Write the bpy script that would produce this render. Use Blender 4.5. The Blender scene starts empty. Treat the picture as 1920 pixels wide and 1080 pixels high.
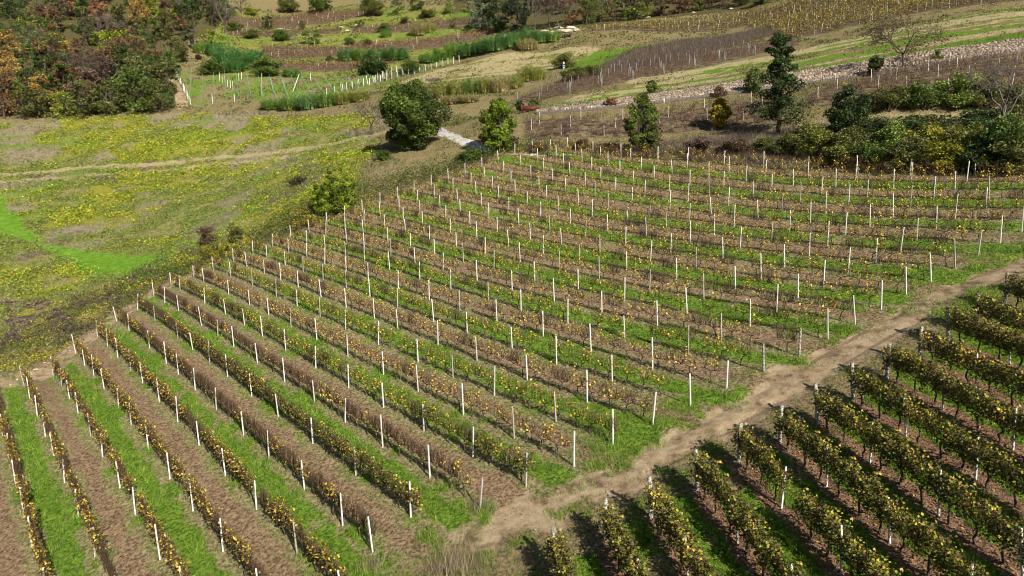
import bpy, math, random
import numpy as np
from mathutils import Matrix, Vector
S=bpy.context.scene
random.seed(7); RNG=np.random.default_rng(7)
# ------------------------------------------------------------------ camera, sky, sun
CX0,CY0,FPX=960.0,540.0,1331.3445
PITCH,ROLL,CAMZ=0.156434,-0.023709,30.0
cam=bpy.data.cameras.new("camera"); camo=bpy.data.objects.new("camera",cam); S.collection.objects.link(camo)
cam.sensor_width=36.0; cam.lens=36.0*FPX/1920.0; cam.clip_start=0.5; cam.clip_end=3000
_c,_s=math.cos(ROLL),math.sin(ROLL); _cp,_sp=math.cos(PITCH),math.sin(PITCH)
_R=Vector((1,0,0)); _U=Vector((0,_sp,_cp)); _F=Vector((0,_cp,-_sp))
_x=_R*_c+_U*_s; _y=_U*_c-_R*_s
camo.matrix_world=Matrix(((_x.x,_y.x,-_F.x,0),(_x.y,_y.y,-_F.y,0),(_x.z,_y.z,-_F.z,CAMZ),(0,0,0,1)))
S.camera=camo
SUN_EL=math.radians(32.5); SUN_HEAD=math.radians(28.0)      # shadows run forward and to the left
w=bpy.data.worlds.new("World"); S.world=w; w.use_nodes=True
_n=w.node_tree.nodes; _bg=_n["Background"]; _sky=_n.new("ShaderNodeTexSky"); _sky.sky_type='NISHITA'; _sky.sun_disc=False
_sky.sun_elevation=SUN_EL; _sky.sun_rotation=math.radians(180)-SUN_HEAD
w.node_tree.links.new(_sky.outputs[0],_bg.inputs[0]); _bg.inputs[1].default_value=0.05
sun=bpy.data.lights.new("sun",'SUN'); sun.energy=5.0; sun.angle=math.radians(0.5); sun.color=(1.0,0.93,0.82)
suno=bpy.data.objects.new("sun",sun); S.collection.objects.link(suno)
_d=Vector((-math.sin(SUN_HEAD)*math.cos(SUN_EL),math.cos(SUN_HEAD)*math.cos(SUN_EL),-math.sin(SUN_EL)))
suno.rotation_euler=_d.to_track_quat('-Z','Y').to_euler(); suno.location=(30,-60,80)
S.view_settings.view_transform='Standard'; S.view_settings.look='None'; S.view_settings.gamma=1.0
S.view_settings.use_curve_mapping=False; S.view_settings.exposure=0.64
S.cycles.filter_width=1.05; S.cycles.max_bounces=4; S.cycles.diffuse_bounces=1; S.cycles.transmission_bounces=2; S.cycles.transparent_max_bounces=4
# ------------------------------------------------------------------ terrain model
QF=np.array([-10.06279,7.03793,8.53281,.21793,-.86029,1.18232,.56607,-1.2558,1.15497,.56977])
def field_z(X,Y):
    x=np.asarray(X,float)/40; y=(np.asarray(Y,float)-55)/40
    B=np.stack([np.ones_like(x),x,y,x*x,x*y,y*y,x**3,x*x*y,x*y*y,y**3],-1)
    return B@QF+CAMZ
def ray(px,py):
    u=(np.asarray(px,float)-CX0)/FPX; v=-(np.asarray(py,float)-CY0)/FPX
    c,s=math.cos(ROLL),math.sin(ROLL); u,v=c*u-s*v,s*u+c*v
    cp,sp=math.cos(PITCH),math.sin(PITCH)
    return np.stack([u,cp+v*sp,-sp+v*cp],-1)
def at(px,py,t):
    return ray(px,py)*np.asarray(t,float)[...,None]+np.array([0,0,CAMZ])
def proj(P):
    P=np.asarray(P,float)-np.array([0,0,CAMZ])
    cp,sp=math.cos(PITCH),math.sin(PITCH)
    dep=P[...,1]*cp-P[...,2]*sp; up=P[...,1]*sp+P[...,2]*cp
    u=P[...,0]/dep; v=up/dep
    c,s=math.cos(ROLL),math.sin(ROLL); u,v=c*u+s*v,-s*u+c*v
    return CX0+FPX*u, CY0-FPX*v, dep
TH,SP,C0=0.6761580,2.3013664,4.3289179
NR=np.array([math.cos(TH),math.sin(TH)]); DR=np.array([-math.sin(TH),math.cos(TH)])
def rowpt(k,a):  # plan point on main row line k at along-coordinate a
    return NR*(C0+k*SP)+DR*a
# along-row ends of the main plot (right end, left end) by row index
def row_right(k): return float(np.interp(k,[-6,0,4,6,7,9,12,14,18,23,30],[12,20,27.1,25.2,24.6,23.3,21.5,20,18.3,15.8,12]))
def row_left(k): return float(np.interp(k,[-6,0,1,2,3,4,5,6,7,9,12,16,20,23,26,29],[68,73.4,74.5,77.7,80.3,83.2,84.5,87.1,88,87.9,86.8,85.4,83.1,80.9,78.5,75]))
CTRL=[ # px, py, depth: what the ground beyond the plots was judged to be
(0,700,62),(-120,760,58),(60,640,72),(0,600,80),(-150,640,78),(150,580,80),(0,520,95),(-200,540,96),(240,520,90),(100,500,99),
(0,440,115),(200,440,112),(330,470,98),(-200,440,118),(400,400,112),(0,360,138),(250,360,136),(-250,360,142),(480,350,120),(560,330,118),
(0,320,152),(300,310,152),(600,275,146),(-250,320,156),(0,270,170),(300,260,170),(550,235,165),(-300,270,172),(650,245,150),(680,300,112),(620,400,95),
(700,330,103),(760,300,107),(830,250,118),(880,268,110),(935,287,103),(990,290,102),
(0,225,190),(150,225,188),(300,215,188),(450,205,186),(-300,230,192),(600,200,180),(700,190,172),
(0,120,225),(150,110,228),(-300,120,230),(0,30,265),(150,20,270),(300,60,262),(-300,20,275),(100,-120,330),(-300,-140,340),(350,-80,330),
(330,150,215),(350,195,195),(480,180,202),(600,180,200),(700,165,205),(480,142,222),(600,142,226),(800,135,220),(860,115,238),(760,120,240),
(430,110,245),(600,110,250),(500,85,268),(650,80,270),(800,75,268),(420,60,285),(560,55,290),(700,40,300),(850,50,275),(480,30,310),(620,20,325),(800,20,300),(500,0,345),(650,-5,355),(800,-20,340),(560,-90,420),(850,-100,400),
(900,135,205),(1000,110,215),(950,90,232),(1040,90,228),(1000,70,240),(1060,62,238),(1100,110,205),(1170,100,200),(950,160,172),(880,170,172),(1000,40,262),(1150,45,238),(1300,30,232),(1000,-60,330),(1200,-60,300),(1400,-60,290),(1150,-10,275),(1350,5,245),
(860,205,150),(900,220,142),(950,200,146),(1000,190,146),(1060,165,150),(850,232,130),
(1100,68,225),(1250,62,215),(1400,45,212),(1200,95,190),(1300,85,190),(1130,128,172),(1250,105,175),(1400,65,190),(1450,50,190),
(1050,178,142),(1200,150,142),(1350,120,142),(1500,90,142),(1100,195,128),(1250,175,126),(1400,140,127),(1550,105,126),(1700,60,130),(1640,60,140),(1900,25,128),(1800,45,128),
(1550,70,150),(1700,35,152),(1850,5,152),(1500,45,175),(1700,5,172),(1600,-30,205),(1800,-60,200),(1450,10,215),(2100,-40,160),(2100,30,118),
(1010,205,121),(1150,190,119),(1300,172,116),(1450,150,114),(1600,130,112),(1750,105,109),(1900,80,106),(2100,40,104),
(1010,213,116),(1150,202,114),(1300,184,112),(1450,165,110),(1600,146,107),(1750,122,104),(1900,102,101),(2100,70,98),
(1000,240,111),(1100,235,108),(1250,220,106),(1000,262,108),(1120,258,105),(1280,245,101),(1400,235,97),(1500,220,94),(1600,205,92),(1500,190,99),(1650,165,97),(1800,140,95),(1700,190,91),(1850,180,90),(1900,205,86),(1750,207,88),(1650,212,89),(2100,180,84),
(1000,280,103),(1100,280,100),(1200,285,95.5),(1300,275,92),(1400,270,88),(1520,262,86),(1650,250,83),(1800,240,80.5),(1920,235,79),(2100,230,76),
]
CTRL=np.array(CTRL,float)
def terrain_ctrl():
    P=[]
    for k in np.arange(-6,30,3.0):
        a0,a1=row_right(k)-2.5,row_left(k)+1.5
        for a in np.linspace(a0,a1,9): P.append(rowpt(k,a))
    P=np.array(P)
    E0=np.array([1.41,26.15]); U=np.array([.912,.41]); V=np.array([.165,-.986])
    Q=np.array([E0+U*i+V*j for i in np.arange(-3,36,4.5) for j in (0,6,12,18)])
    P=np.concatenate([P,Q])
    F=np.concatenate([P,field_z(P[:,0],P[:,1])[:,None]],1)
    C=at(CTRL[:,0],CTRL[:,1],CTRL[:,2])
    return np.concatenate([F,C]),len(F)
PTS,NF=terrain_ctrl()
class TPS:
    def __init__(s,P,w):
        s.P=P[:,:2]/100; n=len(P)
        d=((s.P[:,None]-s.P[None])**2).sum(2); K=d*np.log(d+1e-12)*.5
        A=np.zeros((n+3,n+3)); A[:n,:n]=K+np.diag(w); B=np.concatenate([np.ones((n,1)),s.P],1); A[:n,n:]=B; A[n:,:n]=B.T
        s.c=np.linalg.solve(A,np.concatenate([P[:,2],np.zeros(3)]))
    def __call__(s,X,Y):
        X=np.asarray(X,float); sh=X.shape; X=X.ravel()/100; Y=np.asarray(Y,float).ravel()/100; n=len(s.P); o=np.empty(len(X))
        for i in range(0,len(X),40000):
            x=X[i:i+40000];y=Y[i:i+40000]
            d=(x[:,None]-s.P[:,0])**2+(y[:,None]-s.P[:,1])**2
            o[i:i+40000]=(d*np.log(d+1e-12)*.5)@s.c[:n]+s.c[n]+s.c[n+1]*x+s.c[n+2]*y
        return o.reshape(sh)
W=np.where(np.arange(len(PTS))<NF,2e-5,2e-4)
tps=TPS(PTS,W)
def march(px,py,t0=16,t1=520,n=500):
    px=np.atleast_1d(np.asarray(px,float)); py=np.atleast_1d(np.asarray(py,float))
    D=ray(px,py); ts=np.geomspace(t0,t1,n)
    G=D[:,None,2]*ts+CAMZ-tps(D[:,None,0]*ts,D[:,None,1]*ts)
    i=np.maximum((G<0).argmax(1),1); r=np.arange(len(px))
    g0,g1=G[r,i-1],G[r,i]; f=g0/(g0-g1+1e-9)
    t=ts[i-1]+(ts[i]-ts[i-1])*f
    return D*t[:,None]+np.array([0,0,CAMZ]), t
def gp(px,py):
    P,t=march([px],[py]); return P[0],float(t[0])
# hash value noise
def vnoise(X,Y,seed=0):
    xi=np.floor(X).astype(np.int64); yi=np.floor(Y).astype(np.int64); xf=X-xi; yf=Y-yi
    def h(a,b):
        n=(a*374761393+b*668265263+seed*1442695041)&0xffffffff
        n=((n^(n>>13))*1274126177)&0xffffffff
        return ((n^(n>>16))&0xffff)/65535.0
    u=xf*xf*(3-2*xf); v=yf*yf*(3-2*yf)
    return (h(xi,yi)*(1-u)+h(xi+1,yi)*u)*(1-v)+(h(xi,yi+1)*(1-u)+h(xi+1,yi+1)*u)*v
def fbm(X,Y,s,seed=0,o=3):
    a=0;t=0
    for i in range(o):
        k=2.0**i; a=a+vnoise(X/s*k+17.3*i,Y/s*k+5.1*i,seed+i)/k; t+=1/k
    return a/t
def sstep(a,b,x):
    t=np.clip((x-a)/(b-a),0,1); return t*t*(3-2*t)
def poly_sd(X,Y,P):   # signed distance, positive inside
    P=np.asarray(P,float); n=len(P); d=np.full(X.shape,1e9); ins=np.zeros(X.shape,bool)
    for i in range(n):
        a=P[i];b=P[(i+1)%n]; e=b-a; L=(e@e)+1e-9
        t=np.clip(((X-a[0])*e[0]+(Y-a[1])*e[1])/L,0,1)
        d=np.minimum(d,(X-a[0]-e[0]*t)**2+(Y-a[1]-e[1]*t)**2)
        c=((a[1]>Y)!=(b[1]>Y)); 
        with np.errstate(all='ignore'): xx=(b[0]-a[0])*(Y-a[1])/(b[1]-a[1]+1e-12)+a[0]
        ins^=c&(X<xx)
    return np.where(ins,1,-1)*np.sqrt(d)
def line_d(X,Y,P):
    d=np.full(X.shape,1e9)
    for a,b in zip(P[:-1],P[1:]):
        e=b-a; L=(e@e)+1e-9; t=np.clip(((X-a[0])*e[0]+(Y-a[1])*e[1])/L,0,1)
        d=np.minimum(d,(X-a[0]-e[0]*t)**2+(Y-a[1]-e[1]*t)**2)
    return np.sqrt(d)
def wpoly(l):
    a=np.array(l,float); return march(a[:,0],a[:,1])[0][:,:2]
Z={k:wpoly(v) for k,v in dict(
 meadow=[(-300,238),(0,227),(330,208),(470,215),(560,222),(690,215),(700,290),(650,370),(520,432),(430,470),(330,505),(215,572),(120,650),(0,715),(-300,830)],
 lush=[(-60,335),(0,368),(30,402),(70,437),(110,455),(160,465),(230,475),(340,470),(372,482),(325,508),(235,522),(180,516),(130,494),(70,470),(20,448),(-60,420)],
 yell1=[(480,215),(560,205),(680,205),(610,240),(520,262),(440,262)],
 yell2=[(60,300),(80,265),(190,255),(420,240),(560,250),(400,280),(200,302)],
 yell3=[(0,355),(250,330),(420,300),(600,285),(560,330),(400,380),(250,420),(120,440),(20,400)],
 grey1=[(150,215),(480,205),(560,225),(430,250),(330,240),(150,235)],
 grey2=[(0,240),(110,245),(90,290),(0,300)],
 grey3=[(620,215),(740,195),(740,260),(640,262)],
 dark1=[(0,560),(90,560),(130,575),(110,610),(30,640),(0,640)],
 bank=[(640,300),(700,285),(760,300),(830,300),(930,292),(890,320),(780,345),(700,380),(640,395)],
 bankR=[(1000,268),(1200,280),(1330,250),(1480,240),(1640,225),(1930,230),(1930,320),(1700,318),(1300,303),(1000,288)],
 fence=[(345,200),(325,130),(480,143),(700,140),(830,118),(868,113),(760,150),(640,180),(480,190)],
 straw=[(690,172),(830,128),(940,100),(1040,92),(1120,93),(1100,118),(1000,135),(850,150),(760,162)],
 greenR=[(1060,122),(1120,98),(1215,83),(1190,100),(1130,132),(1060,138)],
 terr=[(405,20),(650,8),(930,20),(930,70),(870,105),(800,125),(640,145),(470,142),(380,130),(400,60)],
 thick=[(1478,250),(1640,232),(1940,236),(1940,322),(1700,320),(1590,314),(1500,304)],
 purple=[(1112,130),(1200,92),(1300,72),(1460,45),(1470,60),(1330,98),(1200,125)],
 slope=[(1000,205),(1080,178),(1250,150),(1500,92),(1640,62),(1930,10),(1930,72),(1750,98),(1450,143),(1150,189)],
 mown1=[(1060,190),(1250,152),(1500,97),(1640,66),(1640,74),(1480,106),(1250,160),(1070,197)],
 vU=[(1085,62),(1250,42),(1400,28),(1480,5),(1600,-30),(1930,-50),(1930,0),(1700,28),(1480,76),(1400,48),(1250,60)],
 vB=[(955,190),(1060,152),(1130,130),(1300,105),(1480,72),(1500,84),(1350,118),(1200,148),(1060,180)],
 vT=[(985,228),(1150,222),(1300,203),(1480,180),(1450,236),(1300,246),(1150,262),(985,262)],
 vT2=[(1480,205),(1560,160),(1700,130),(1850,107),(1930,112),(1930,190),(1700,175),(1560,198)],
 vF1=[(405,30),(560,28),(690,14),(700,24),(600,46),(420,48)],
 vF2=[(420,52),(640,54),(640,64),(430,66)],
 vF3=[(660,50),(800,40),(890,33),(890,48),(760,60),(660,62)],
 vF4=[(490,86),(640,88),(760,84),(640,106),(490,110)],
 vF5=[(640,80),(780,74),(925,52),(925,68),(800,92),(690,97)],
 vF6=[(470,118),(640,118),(760,114),(640,134),(470,132)],
 topm=[(425,-20),(650,-20),(650,10),(425,16)],
 terrP=[(1440,235),(1640,213),(1930,205),(1930,228),(1640,226),(1450,246)],
 wood=[(-200,222),(330,205),(330,150),(300,100),(420,40),(430,-60),(-250,-100)],
 wood2=[(900,62),(1060,52),(1330,25),(1480,-5),(1500,-120),(850,-120),(850,30)],
).items()}
L={k:wpoly(v) for k,v in dict(
 path=[(905,1000),(960,985),(1060,940),(1180,885),(1330,800),(1480,722),(1620,640),(1760,560),(1920,492),(2050,440)],
 road=[(800,236),(830,250),(860,262),(895,275),(935,287)],
 road2=[(935,287),(960,289),(1010,291),(1080,290)],
 mtrack=[(-100,336),(0,329),(200,312),(400,297),(560,280),(660,262),(720,250)],
 mtrack2=[(-100,352),(0,343),(200,326),(400,308),(560,291)],
 fpath=[(322,150),(335,175),(345,202)],
 bandG=[(1000,207),(1150,187),(1300,166),(1450,142),(1600,119),(1750,94),(1930,64)],
 dirtR=[(1200,150),(1400,117),(1560,84),(1640,68),(1700,52)],
).items()}
E0R=np.array([1.41,26.15]); UR=np.array([2.162,0.99]); VR=np.array([.165,-.986])   # right plot: first end post, row step, row direction
_M=np.linalg.inv(np.stack([UR,VR],1))
def zones(X,Y):
    sh=X.shape; X=X.ravel(); Y=Y.ravel()
    N1=fbm(X,Y,1.3,1); N2=fbm(X,Y,5.0,5); N3=fbm(X,Y,16.,9); NF_=fbm(X,Y,.45,13,2)
    z={}
    # main plot
    kf=(X*NR[0]+Y*NR[1]-C0)/SP; a=X*DR[0]+Y*DR[1]
    rr=np.interp(kf,[-6,0,4,6,7,9,12,14,18,23,30],[12,20,27.1,25.2,24.6,23.3,21.5,20,18.3,15.8,12])
    ll=np.interp(kf,[-6,0,1,2,3,4,5,6,7,9,12,16,20,23,26,29],[68,73.4,74.5,77.7,80.3,83.2,84.5,87.1,88,87.9,86.8,85.4,83.1,80.9,78.5,75])
    din=np.minimum(a-rr,ll-a); ink=sstep(-7.3,-6.8,kf)*sstep(29.3,28.6,kf)
    wob=(N2-.5)*1.6
    inm=sstep(-2.6,-.9,din+wob)*ink
    i=np.floor(kf); fr=np.abs(kf-i-.5); odd=(i.astype(int)%2)!=0
    far=sstep(45,85,a)
    wid=.25-.05*far
    strip=1-sstep(wid-.09,wid+.09,fr+(N1-.5)*.5+(N2-.5)*.2)
    headR=sstep(-3.2,-.6,din+(N1-.5)*2)
    z['green']=inm*np.where(odd,strip,.0)*sstep(.35,.56,N2*.45+N1*.55+.13-.05*far)
    z['green']=np.maximum(z['green'],inm*.75*sstep(.50,.64,N1*.6+N2*.4)*np.where(odd,1,.75*sstep(.15,.35,fr)))
    z['till']=inm*np.where(odd,0,1-sstep(.13,.35,fr+(N1-.5)*.45+(N2-.5)*.25))*(1-.35*sstep(.5,.65,NF_))
    z['plot']=inm
    # left headland soil strip
    hl=sstep(-4.0,-2.9,ll-a+(N2-.5)*1.4)*sstep(1.0,-.6,ll-a+(N2-.5)*2)*ink*sstep(13,5,kf)
    z['track']=hl*.95
    # left-most ground beside plot
    # path
    pd=line_d(X,Y,L['path'])
    z['track']=np.maximum(z['track'],1-sstep(.4,1.8,pd+(N1-.5)*1.9+(N2-.5)*1.6+(NF_-.5)*.8))
    z['headg']=sstep(6,1.2,pd)*sstep(.46,.57,N2*.5+N1*.5)*(1-z['track'])*.8
    # right plot
    q=_M@np.stack([X-E0R[0],Y-E0R[1]]); kr=q[0]; ar=q[1]
    inr=sstep(-1.0,.6,ar+(N1-.5)*1.2)*sstep(-.9,-.5,kr)*sstep(20,19,kr)
    frr=kr-np.floor(kr)
    sg=sstep(.08,.2,frr+(N1-.5)*.25)*sstep(.90,.74,frr+(N1-.5)*.25)
    z['green']=np.maximum(z['green']*(1-inr),inr*sg*sstep(.25,.42,N2*.6+N1*.4))
    z['litter']=inr*(1-sg)
    z['till']=z['till']*(1-inr); z['plotR']=inr
    z['track']=z['track']*(1-inr*.9)
    base=1-np.maximum(inm,inr)
    def pm(n,e=2.0,j=4.0): return sstep(-e,e,poly_sd(X,Y,Z[n])+(N2-.5)*j+(N3-.5)*j)
    me=pm('meadow'); z['meadow']=me*base; z['mgr']=np.maximum(z['meadow'],base*.8*np.maximum(pm('terr',3,4),.7*pm('straw',2,3)))
    z['belt']=base*ink*sstep(ll+.8+2.*sstep(9,6,kf),ll+2.+2.4*sstep(9,6,kf),a+(N2-.5)*1.6)*sstep(ll+19-.42*np.clip(kf,0,30),ll+12-.30*np.clip(kf,0,30),a+(N2-.5)*5)
    z['green2']=pm('lush',1.6,2.6)*base                              # bright mown green
    yel=np.maximum.reduce([pm('yell1'),pm('yell2',2,6),pm('yell3',3,8)])
    z['yellow']=base*me*(1-.8*z['belt'])*sstep(.42,.58,N3*.55+N2*.33+N1*.12+.07*yel-.03)
    z['grey']=.95*base*np.maximum.reduce([me*sstep(.52,.66,fbm(X,Y,9.,31)),pm('grey1'),pm('grey2'),pm('grey3'),pm('bankR')*.8,pm('purple',1.5,3),pm('bank')*.4])
    z['purple']=base*np.maximum(pm('purple',1.5,3),np.maximum(pm('dark1',1.5,4),np.maximum(me*.6*sstep(.66,.74,fbm(X,Y,7.,41)),.9*pm('bankR')*sstep(.44,.56,fbm(X,Y,3.0,43)))))
    st=np.maximum(pm('straw',1.5,3),.0)*sstep(.36,.56,fbm(X*.3,Y*1.2,4.,66)*.7+N1*.3+.03)
    z['straw']=base*np.maximum.reduce([st,1-sstep(.7,1.8,line_d(X,Y,L['mtrack'])+(N1-.5)*1.5),.8*(1-sstep(.6,1.4,line_d(X,Y,L['mtrack2'])+(N1-.5)*1.8)),.9*pm('mown1',.8,2),pm('terrP',1,2)*.6,.8*(1-sstep(1.5,4,line_d(X,Y,L['dirtR'])+(N2-.5)*3))])
    sl=pm('slope',1,2)
    bd=line_d(X,Y,L['bandG']); al=X*.86+Y*.5; stp=fbm(al/16,bd/1.9,1.0,61)*.75+N1*.25
    z['straw']=np.maximum(z['straw'],base*sl*.8*sstep(.50,.60,stp))
    z['green3']=base*np.maximum.reduce([1-sstep(.8,1.8,bd+(N1-.5)),pm('greenR',1.5,4)*sstep(.35,.5,N2+.1),.62*pm('fence',1.5,3)*sstep(.36,.56,N2*.6+N1*.4),sl*.9*sstep(.50,.40,stp)])
    fv=np.maximum.reduce([pm(n,1.2,1.5) for n in ('vU','vB','vT','vT2','vF1','vF2','vF3','vF4','vF5','vF6')])
    z['farvine']=base*fv
    z['road']=np.maximum(1-sstep(.75,1.2,line_d(X,Y,L['road'])+(NF_-.5)*.6),1-sstep(.2,.5,line_d(X,Y,L['road2'])+(NF_-.5)*.5))
    z['track']=np.maximum(z['track'],base*(1-sstep(.9,1.9,line_d(X,Y,L['fpath'])+(N1-.5))))
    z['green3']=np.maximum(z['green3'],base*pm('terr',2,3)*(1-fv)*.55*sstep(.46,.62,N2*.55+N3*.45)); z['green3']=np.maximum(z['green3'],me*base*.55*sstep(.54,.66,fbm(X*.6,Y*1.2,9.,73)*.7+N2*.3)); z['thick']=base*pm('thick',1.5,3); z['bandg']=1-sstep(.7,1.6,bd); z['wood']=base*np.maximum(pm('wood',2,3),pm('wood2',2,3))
    z['N1']=N1; z['N2']=N2; z['kf']=kf; z['a']=a; z['din']=din; z['far']=far; z['kr']=kr; z['ar']=ar; z['pd']=pd
    return {k:v.reshape(sh) for k,v in z.items()}
# ------------------------------------------------------------------ materials
class NT:
    def __init__(s,name):
        s.sq=1.0; s.m=bpy.data.materials.new(name); s.m.use_nodes=True; s.t=s.m.node_tree; s.t.nodes.clear()
        s.out=s.n("ShaderNodeOutputMaterial")
    def n(s,t,**k):
        x=s.t.nodes.new(t)
        for a,b in k.items(): setattr(x,a,b)
        return x
    def l(s,a,b): s.t.links.new(a,b)
    def put(s,sock,v):
        if v is None: return
        if hasattr(v,'links') or isinstance(v,bpy.types.NodeSocket): s.l(v,sock)
        elif isinstance(v,(tuple,list)): sock.default_value=tuple(v)+((1,) if len(v)==3 and sock.type=='RGBA' else ())
        else: sock.default_value=v
    def mix(s,f,a,b,mode='MIX'):
        x=s.n("ShaderNodeMix",data_type='RGBA',blend_type=mode); s.put(x.inputs[0],f); s.put(x.inputs[6],a); s.put(x.inputs[7],b); return x.outputs[2]
    def math(s,op,a,b=0.0,c=None):
        x=s.n("ShaderNodeMath",operation=op); s.put(x.inputs[0],a); s.put(x.inputs[1],b)
        if c is not None: s.put(x.inputs[2],c)
        return x.outputs[0]
    def noise(s,scale,detail=3,rough=.6,vec=None):
        x=s.n("ShaderNodeTexNoise"); x.inputs['Scale'].default_value=scale; x.inputs['Detail'].default_value=detail; x.inputs['Roughness'].default_value=rough
        if vec is not None: s.l(vec,x.inputs['Vector'])
        return x.outputs[0]
    def ramp(s,f,stops):
        x=s.n("ShaderNodeValToRGB"); s.l(f,x.inputs[0]); e=x.color_ramp.elements
        while len(e)<len(stops): e.new(.5)
        for i,(p,c) in enumerate(stops): e[i].position=.5+(p-.5)*s.sq; e[i].color=tuple(c)+(1,)
        return x.outputs[0]
    def map(s,v,a,b,c=0.,d=1.):
        x=s.n("ShaderNodeMapRange"); x.interpolation_type='SMOOTHSTEP'; s.put(x.inputs[0],v)
        for i,q in enumerate((a,b,c,d)): s.put(x.inputs[i+1],q)
        return x.outputs[0]
    def surf(s,col,rough=.9,bump=None,bs=.3,bd=.05,transl=0,spec=.15):
        p=s.n("ShaderNodeBsdfPrincipled"); s.put(p.inputs['Base Color'],col); s.put(p.inputs['Roughness'],rough); p.inputs['Specular IOR Level'].default_value=spec
        if bump is not None:
            b=s.n("ShaderNodeBump"); b.inputs['Strength'].default_value=bs; b.inputs['Distance'].default_value=bd; s.l(bump,b.inputs['Height']); s.l(b.outputs[0],p.inputs['Normal'])
        o=p.outputs[0]
        if transl:
            t=s.n("ShaderNodeBsdfTranslucent"); s.put(t.inputs[0],col); x=s.n("ShaderNodeMixShader"); x.inputs[0].default_value=transl; s.l(o,x.inputs[1]); s.l(t.outputs[0],x.inputs[2]); o=x.outputs[0]
        s.l(o,s.out.inputs[0]); return s.m
def mat_terrain():
    t=NT("terrain_ground"); t.sq=.52; g=t.n("ShaderNodeTexCoord").outputs['Object']
    n_f=t.noise(5.5,4,.7,g); n_m=t.noise(1.1,4,.65,g); n_l=t.noise(.16,3,.6,g); n_x=t.noise(22,2,.6,g)
    att={}
    for nm in 'ABCDE':
        a=t.n("ShaderNodeAttribute",attribute_name="zone"+nm); sp=t.n("ShaderNodeSeparateColor"); t.l(a.outputs['Color'],sp.inputs[0])
        for i,k in enumerate('rgb'): att[nm+k]=sp.outputs[i]
        att[nm+'a']=a.outputs['Alpha']
    jit=t.math('MULTIPLY',t.math('SUBTRACT',t.math('ADD',t.math('MULTIPLY',n_f,.6),t.math('MULTIPLY',n_m,.5)),.55),1.3)
    def msk(k,lo=.3,hi=.7):
        return t.map(t.math('ADD',att[k],t.math('MULTIPLY',jit,t.math('MINIMUM',1.0,t.math('MULTIPLY',att[k],4.0)))),lo,hi)
    grass=lambda a,b,c: t.ramp(n_f,[(.3,a),(.5,b),(.7,c)])
    dry=t.mix(t.map(n_m,.42,.62),t.ramp(n_f,[(.3,(.111,.081,.045)),(.5,(.208,.155,.084)),(.7,(.325,.248,.140))]),t.ramp(n_f,[(.32,(.065,.074,.022)),(.52,(.150,.149,.050)),(.7,(.247,.211,.090))]))
    col=dry
    mead=t.mix(t.map(n_l,.33,.52),t.ramp(n_f,[(.3,(.117,.112,.034)),(.5,(.215,.186,.067)),(.7,(.325,.267,.123))]),t.ramp(n_m,[(.35,(.091,.124,.020)),(.55,(.169,.192,.039)),(.7,(.247,.236,.067))]))
    col=t.mix(msk('Dg'),col,mead)
    col=t.mix(t.math('MULTIPLY',att['Db'],t.map(n_m,.34,.5,.35,.9)),col,t.ramp(n_f,[(.25,(.06,.07,.02)),(.42,(.16,.165,.055)),(.56,(.25,.225,.11)),(.75,(.38,.33,.19))]))
    col=t.mix(msk('Cb'),col,t.ramp(n_m,[(.25,(.05,.03,.023)),(.5,(.125,.08,.06)),(.62,(.13,.125,.05)),(.78,(.20,.15,.11))]))
    col=t.mix(msk('Bb'),col,t.ramp(n_f,[(.3,(.117,.097,.062)),(.5,(.227,.186,.118)),(.7,(.351,.291,.190))]))
    col=t.mix(msk('Ba'),col,t.ramp(n_m,[(.3,(.058,.040,.031)),(.5,(.117,.082,.063)),(.7,(.195,.143,.106))]))
    col=t.mix(msk('Bg'),col,t.ramp(n_f,[(.3,(.091,.118,.018)),(.5,(.202,.205,.028)),(.7,(.351,.310,.045))]))
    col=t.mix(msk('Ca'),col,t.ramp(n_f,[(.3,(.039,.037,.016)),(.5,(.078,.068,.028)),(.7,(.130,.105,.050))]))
    col=t.mix(msk('Cr'),col,t.ramp(n_f,[(.3,(.19,.16,.075)),(.5,(.31,.26,.135)),(.7,(.42,.36,.2))]))
    gr=grass((.035,.08,.008),(.10,.185,.017),(.19,.27,.04))
    col=t.mix(msk('Cg'),col,gr)
    col=t.mix(msk('Br'),col,t.ramp(t.math('ADD',t.math('MULTIPLY',n_f,.6),t.math('MULTIPLY',n_m,.4)),[(.3,(.06,.15,.012)),(.5,(.12,.245,.02)),(.7,(.20,.31,.05))]))
    col=t.mix(msk('Rg') if 'Rg' in att else msk('Da'),col,t.ramp(n_f,[(.3,(.065,.105,.013)),(.5,(.130,.186,.028)),(.7,(.234,.248,.056))]))
    col=t.mix(msk('Ag'),col,t.ramp(n_f,[(.25,(.07,.045,.028)),(.5,(.215,.142,.085)),(.72,(.345,.25,.158))]))
    col=t.mix(msk('Ar'),col,gr)
    col=t.mix(msk('Aa'),col,t.mix(t.map(n_x,.56,.64),t.ramp(n_f,[(.3,(.091,.056,.039)),(.5,(.169,.109,.078)),(.7,(.260,.174,.123))]),(.468,.248,.095)))
    col=t.mix(msk('Ab'),col,t.mix(t.math('MULTIPLY',t.map(n_x,.56,.68),.75),t.ramp(t.math('ADD',t.math('MULTIPLY',n_x,.25),t.math('MULTIPLY',n_m,.75)),[(.25,(.13,.09,.054)),(.42,(.285,.208,.125)),(.7,(.43,.335,.215))]),(.11,.078,.05)))
    col=t.mix(t.map(t.math('ADD',att['Er'],t.math('MULTIPLY',jit,att['Er'])),.35,.75,0,.75),col,(.15,.105,.072))
    col=t.mix(t.math('MULTIPLY',att['Eb'],.7),col,t.ramp(n_f,[(.3,(.04,.045,.015)),(.6,(.09,.09,.03))]))
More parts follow.
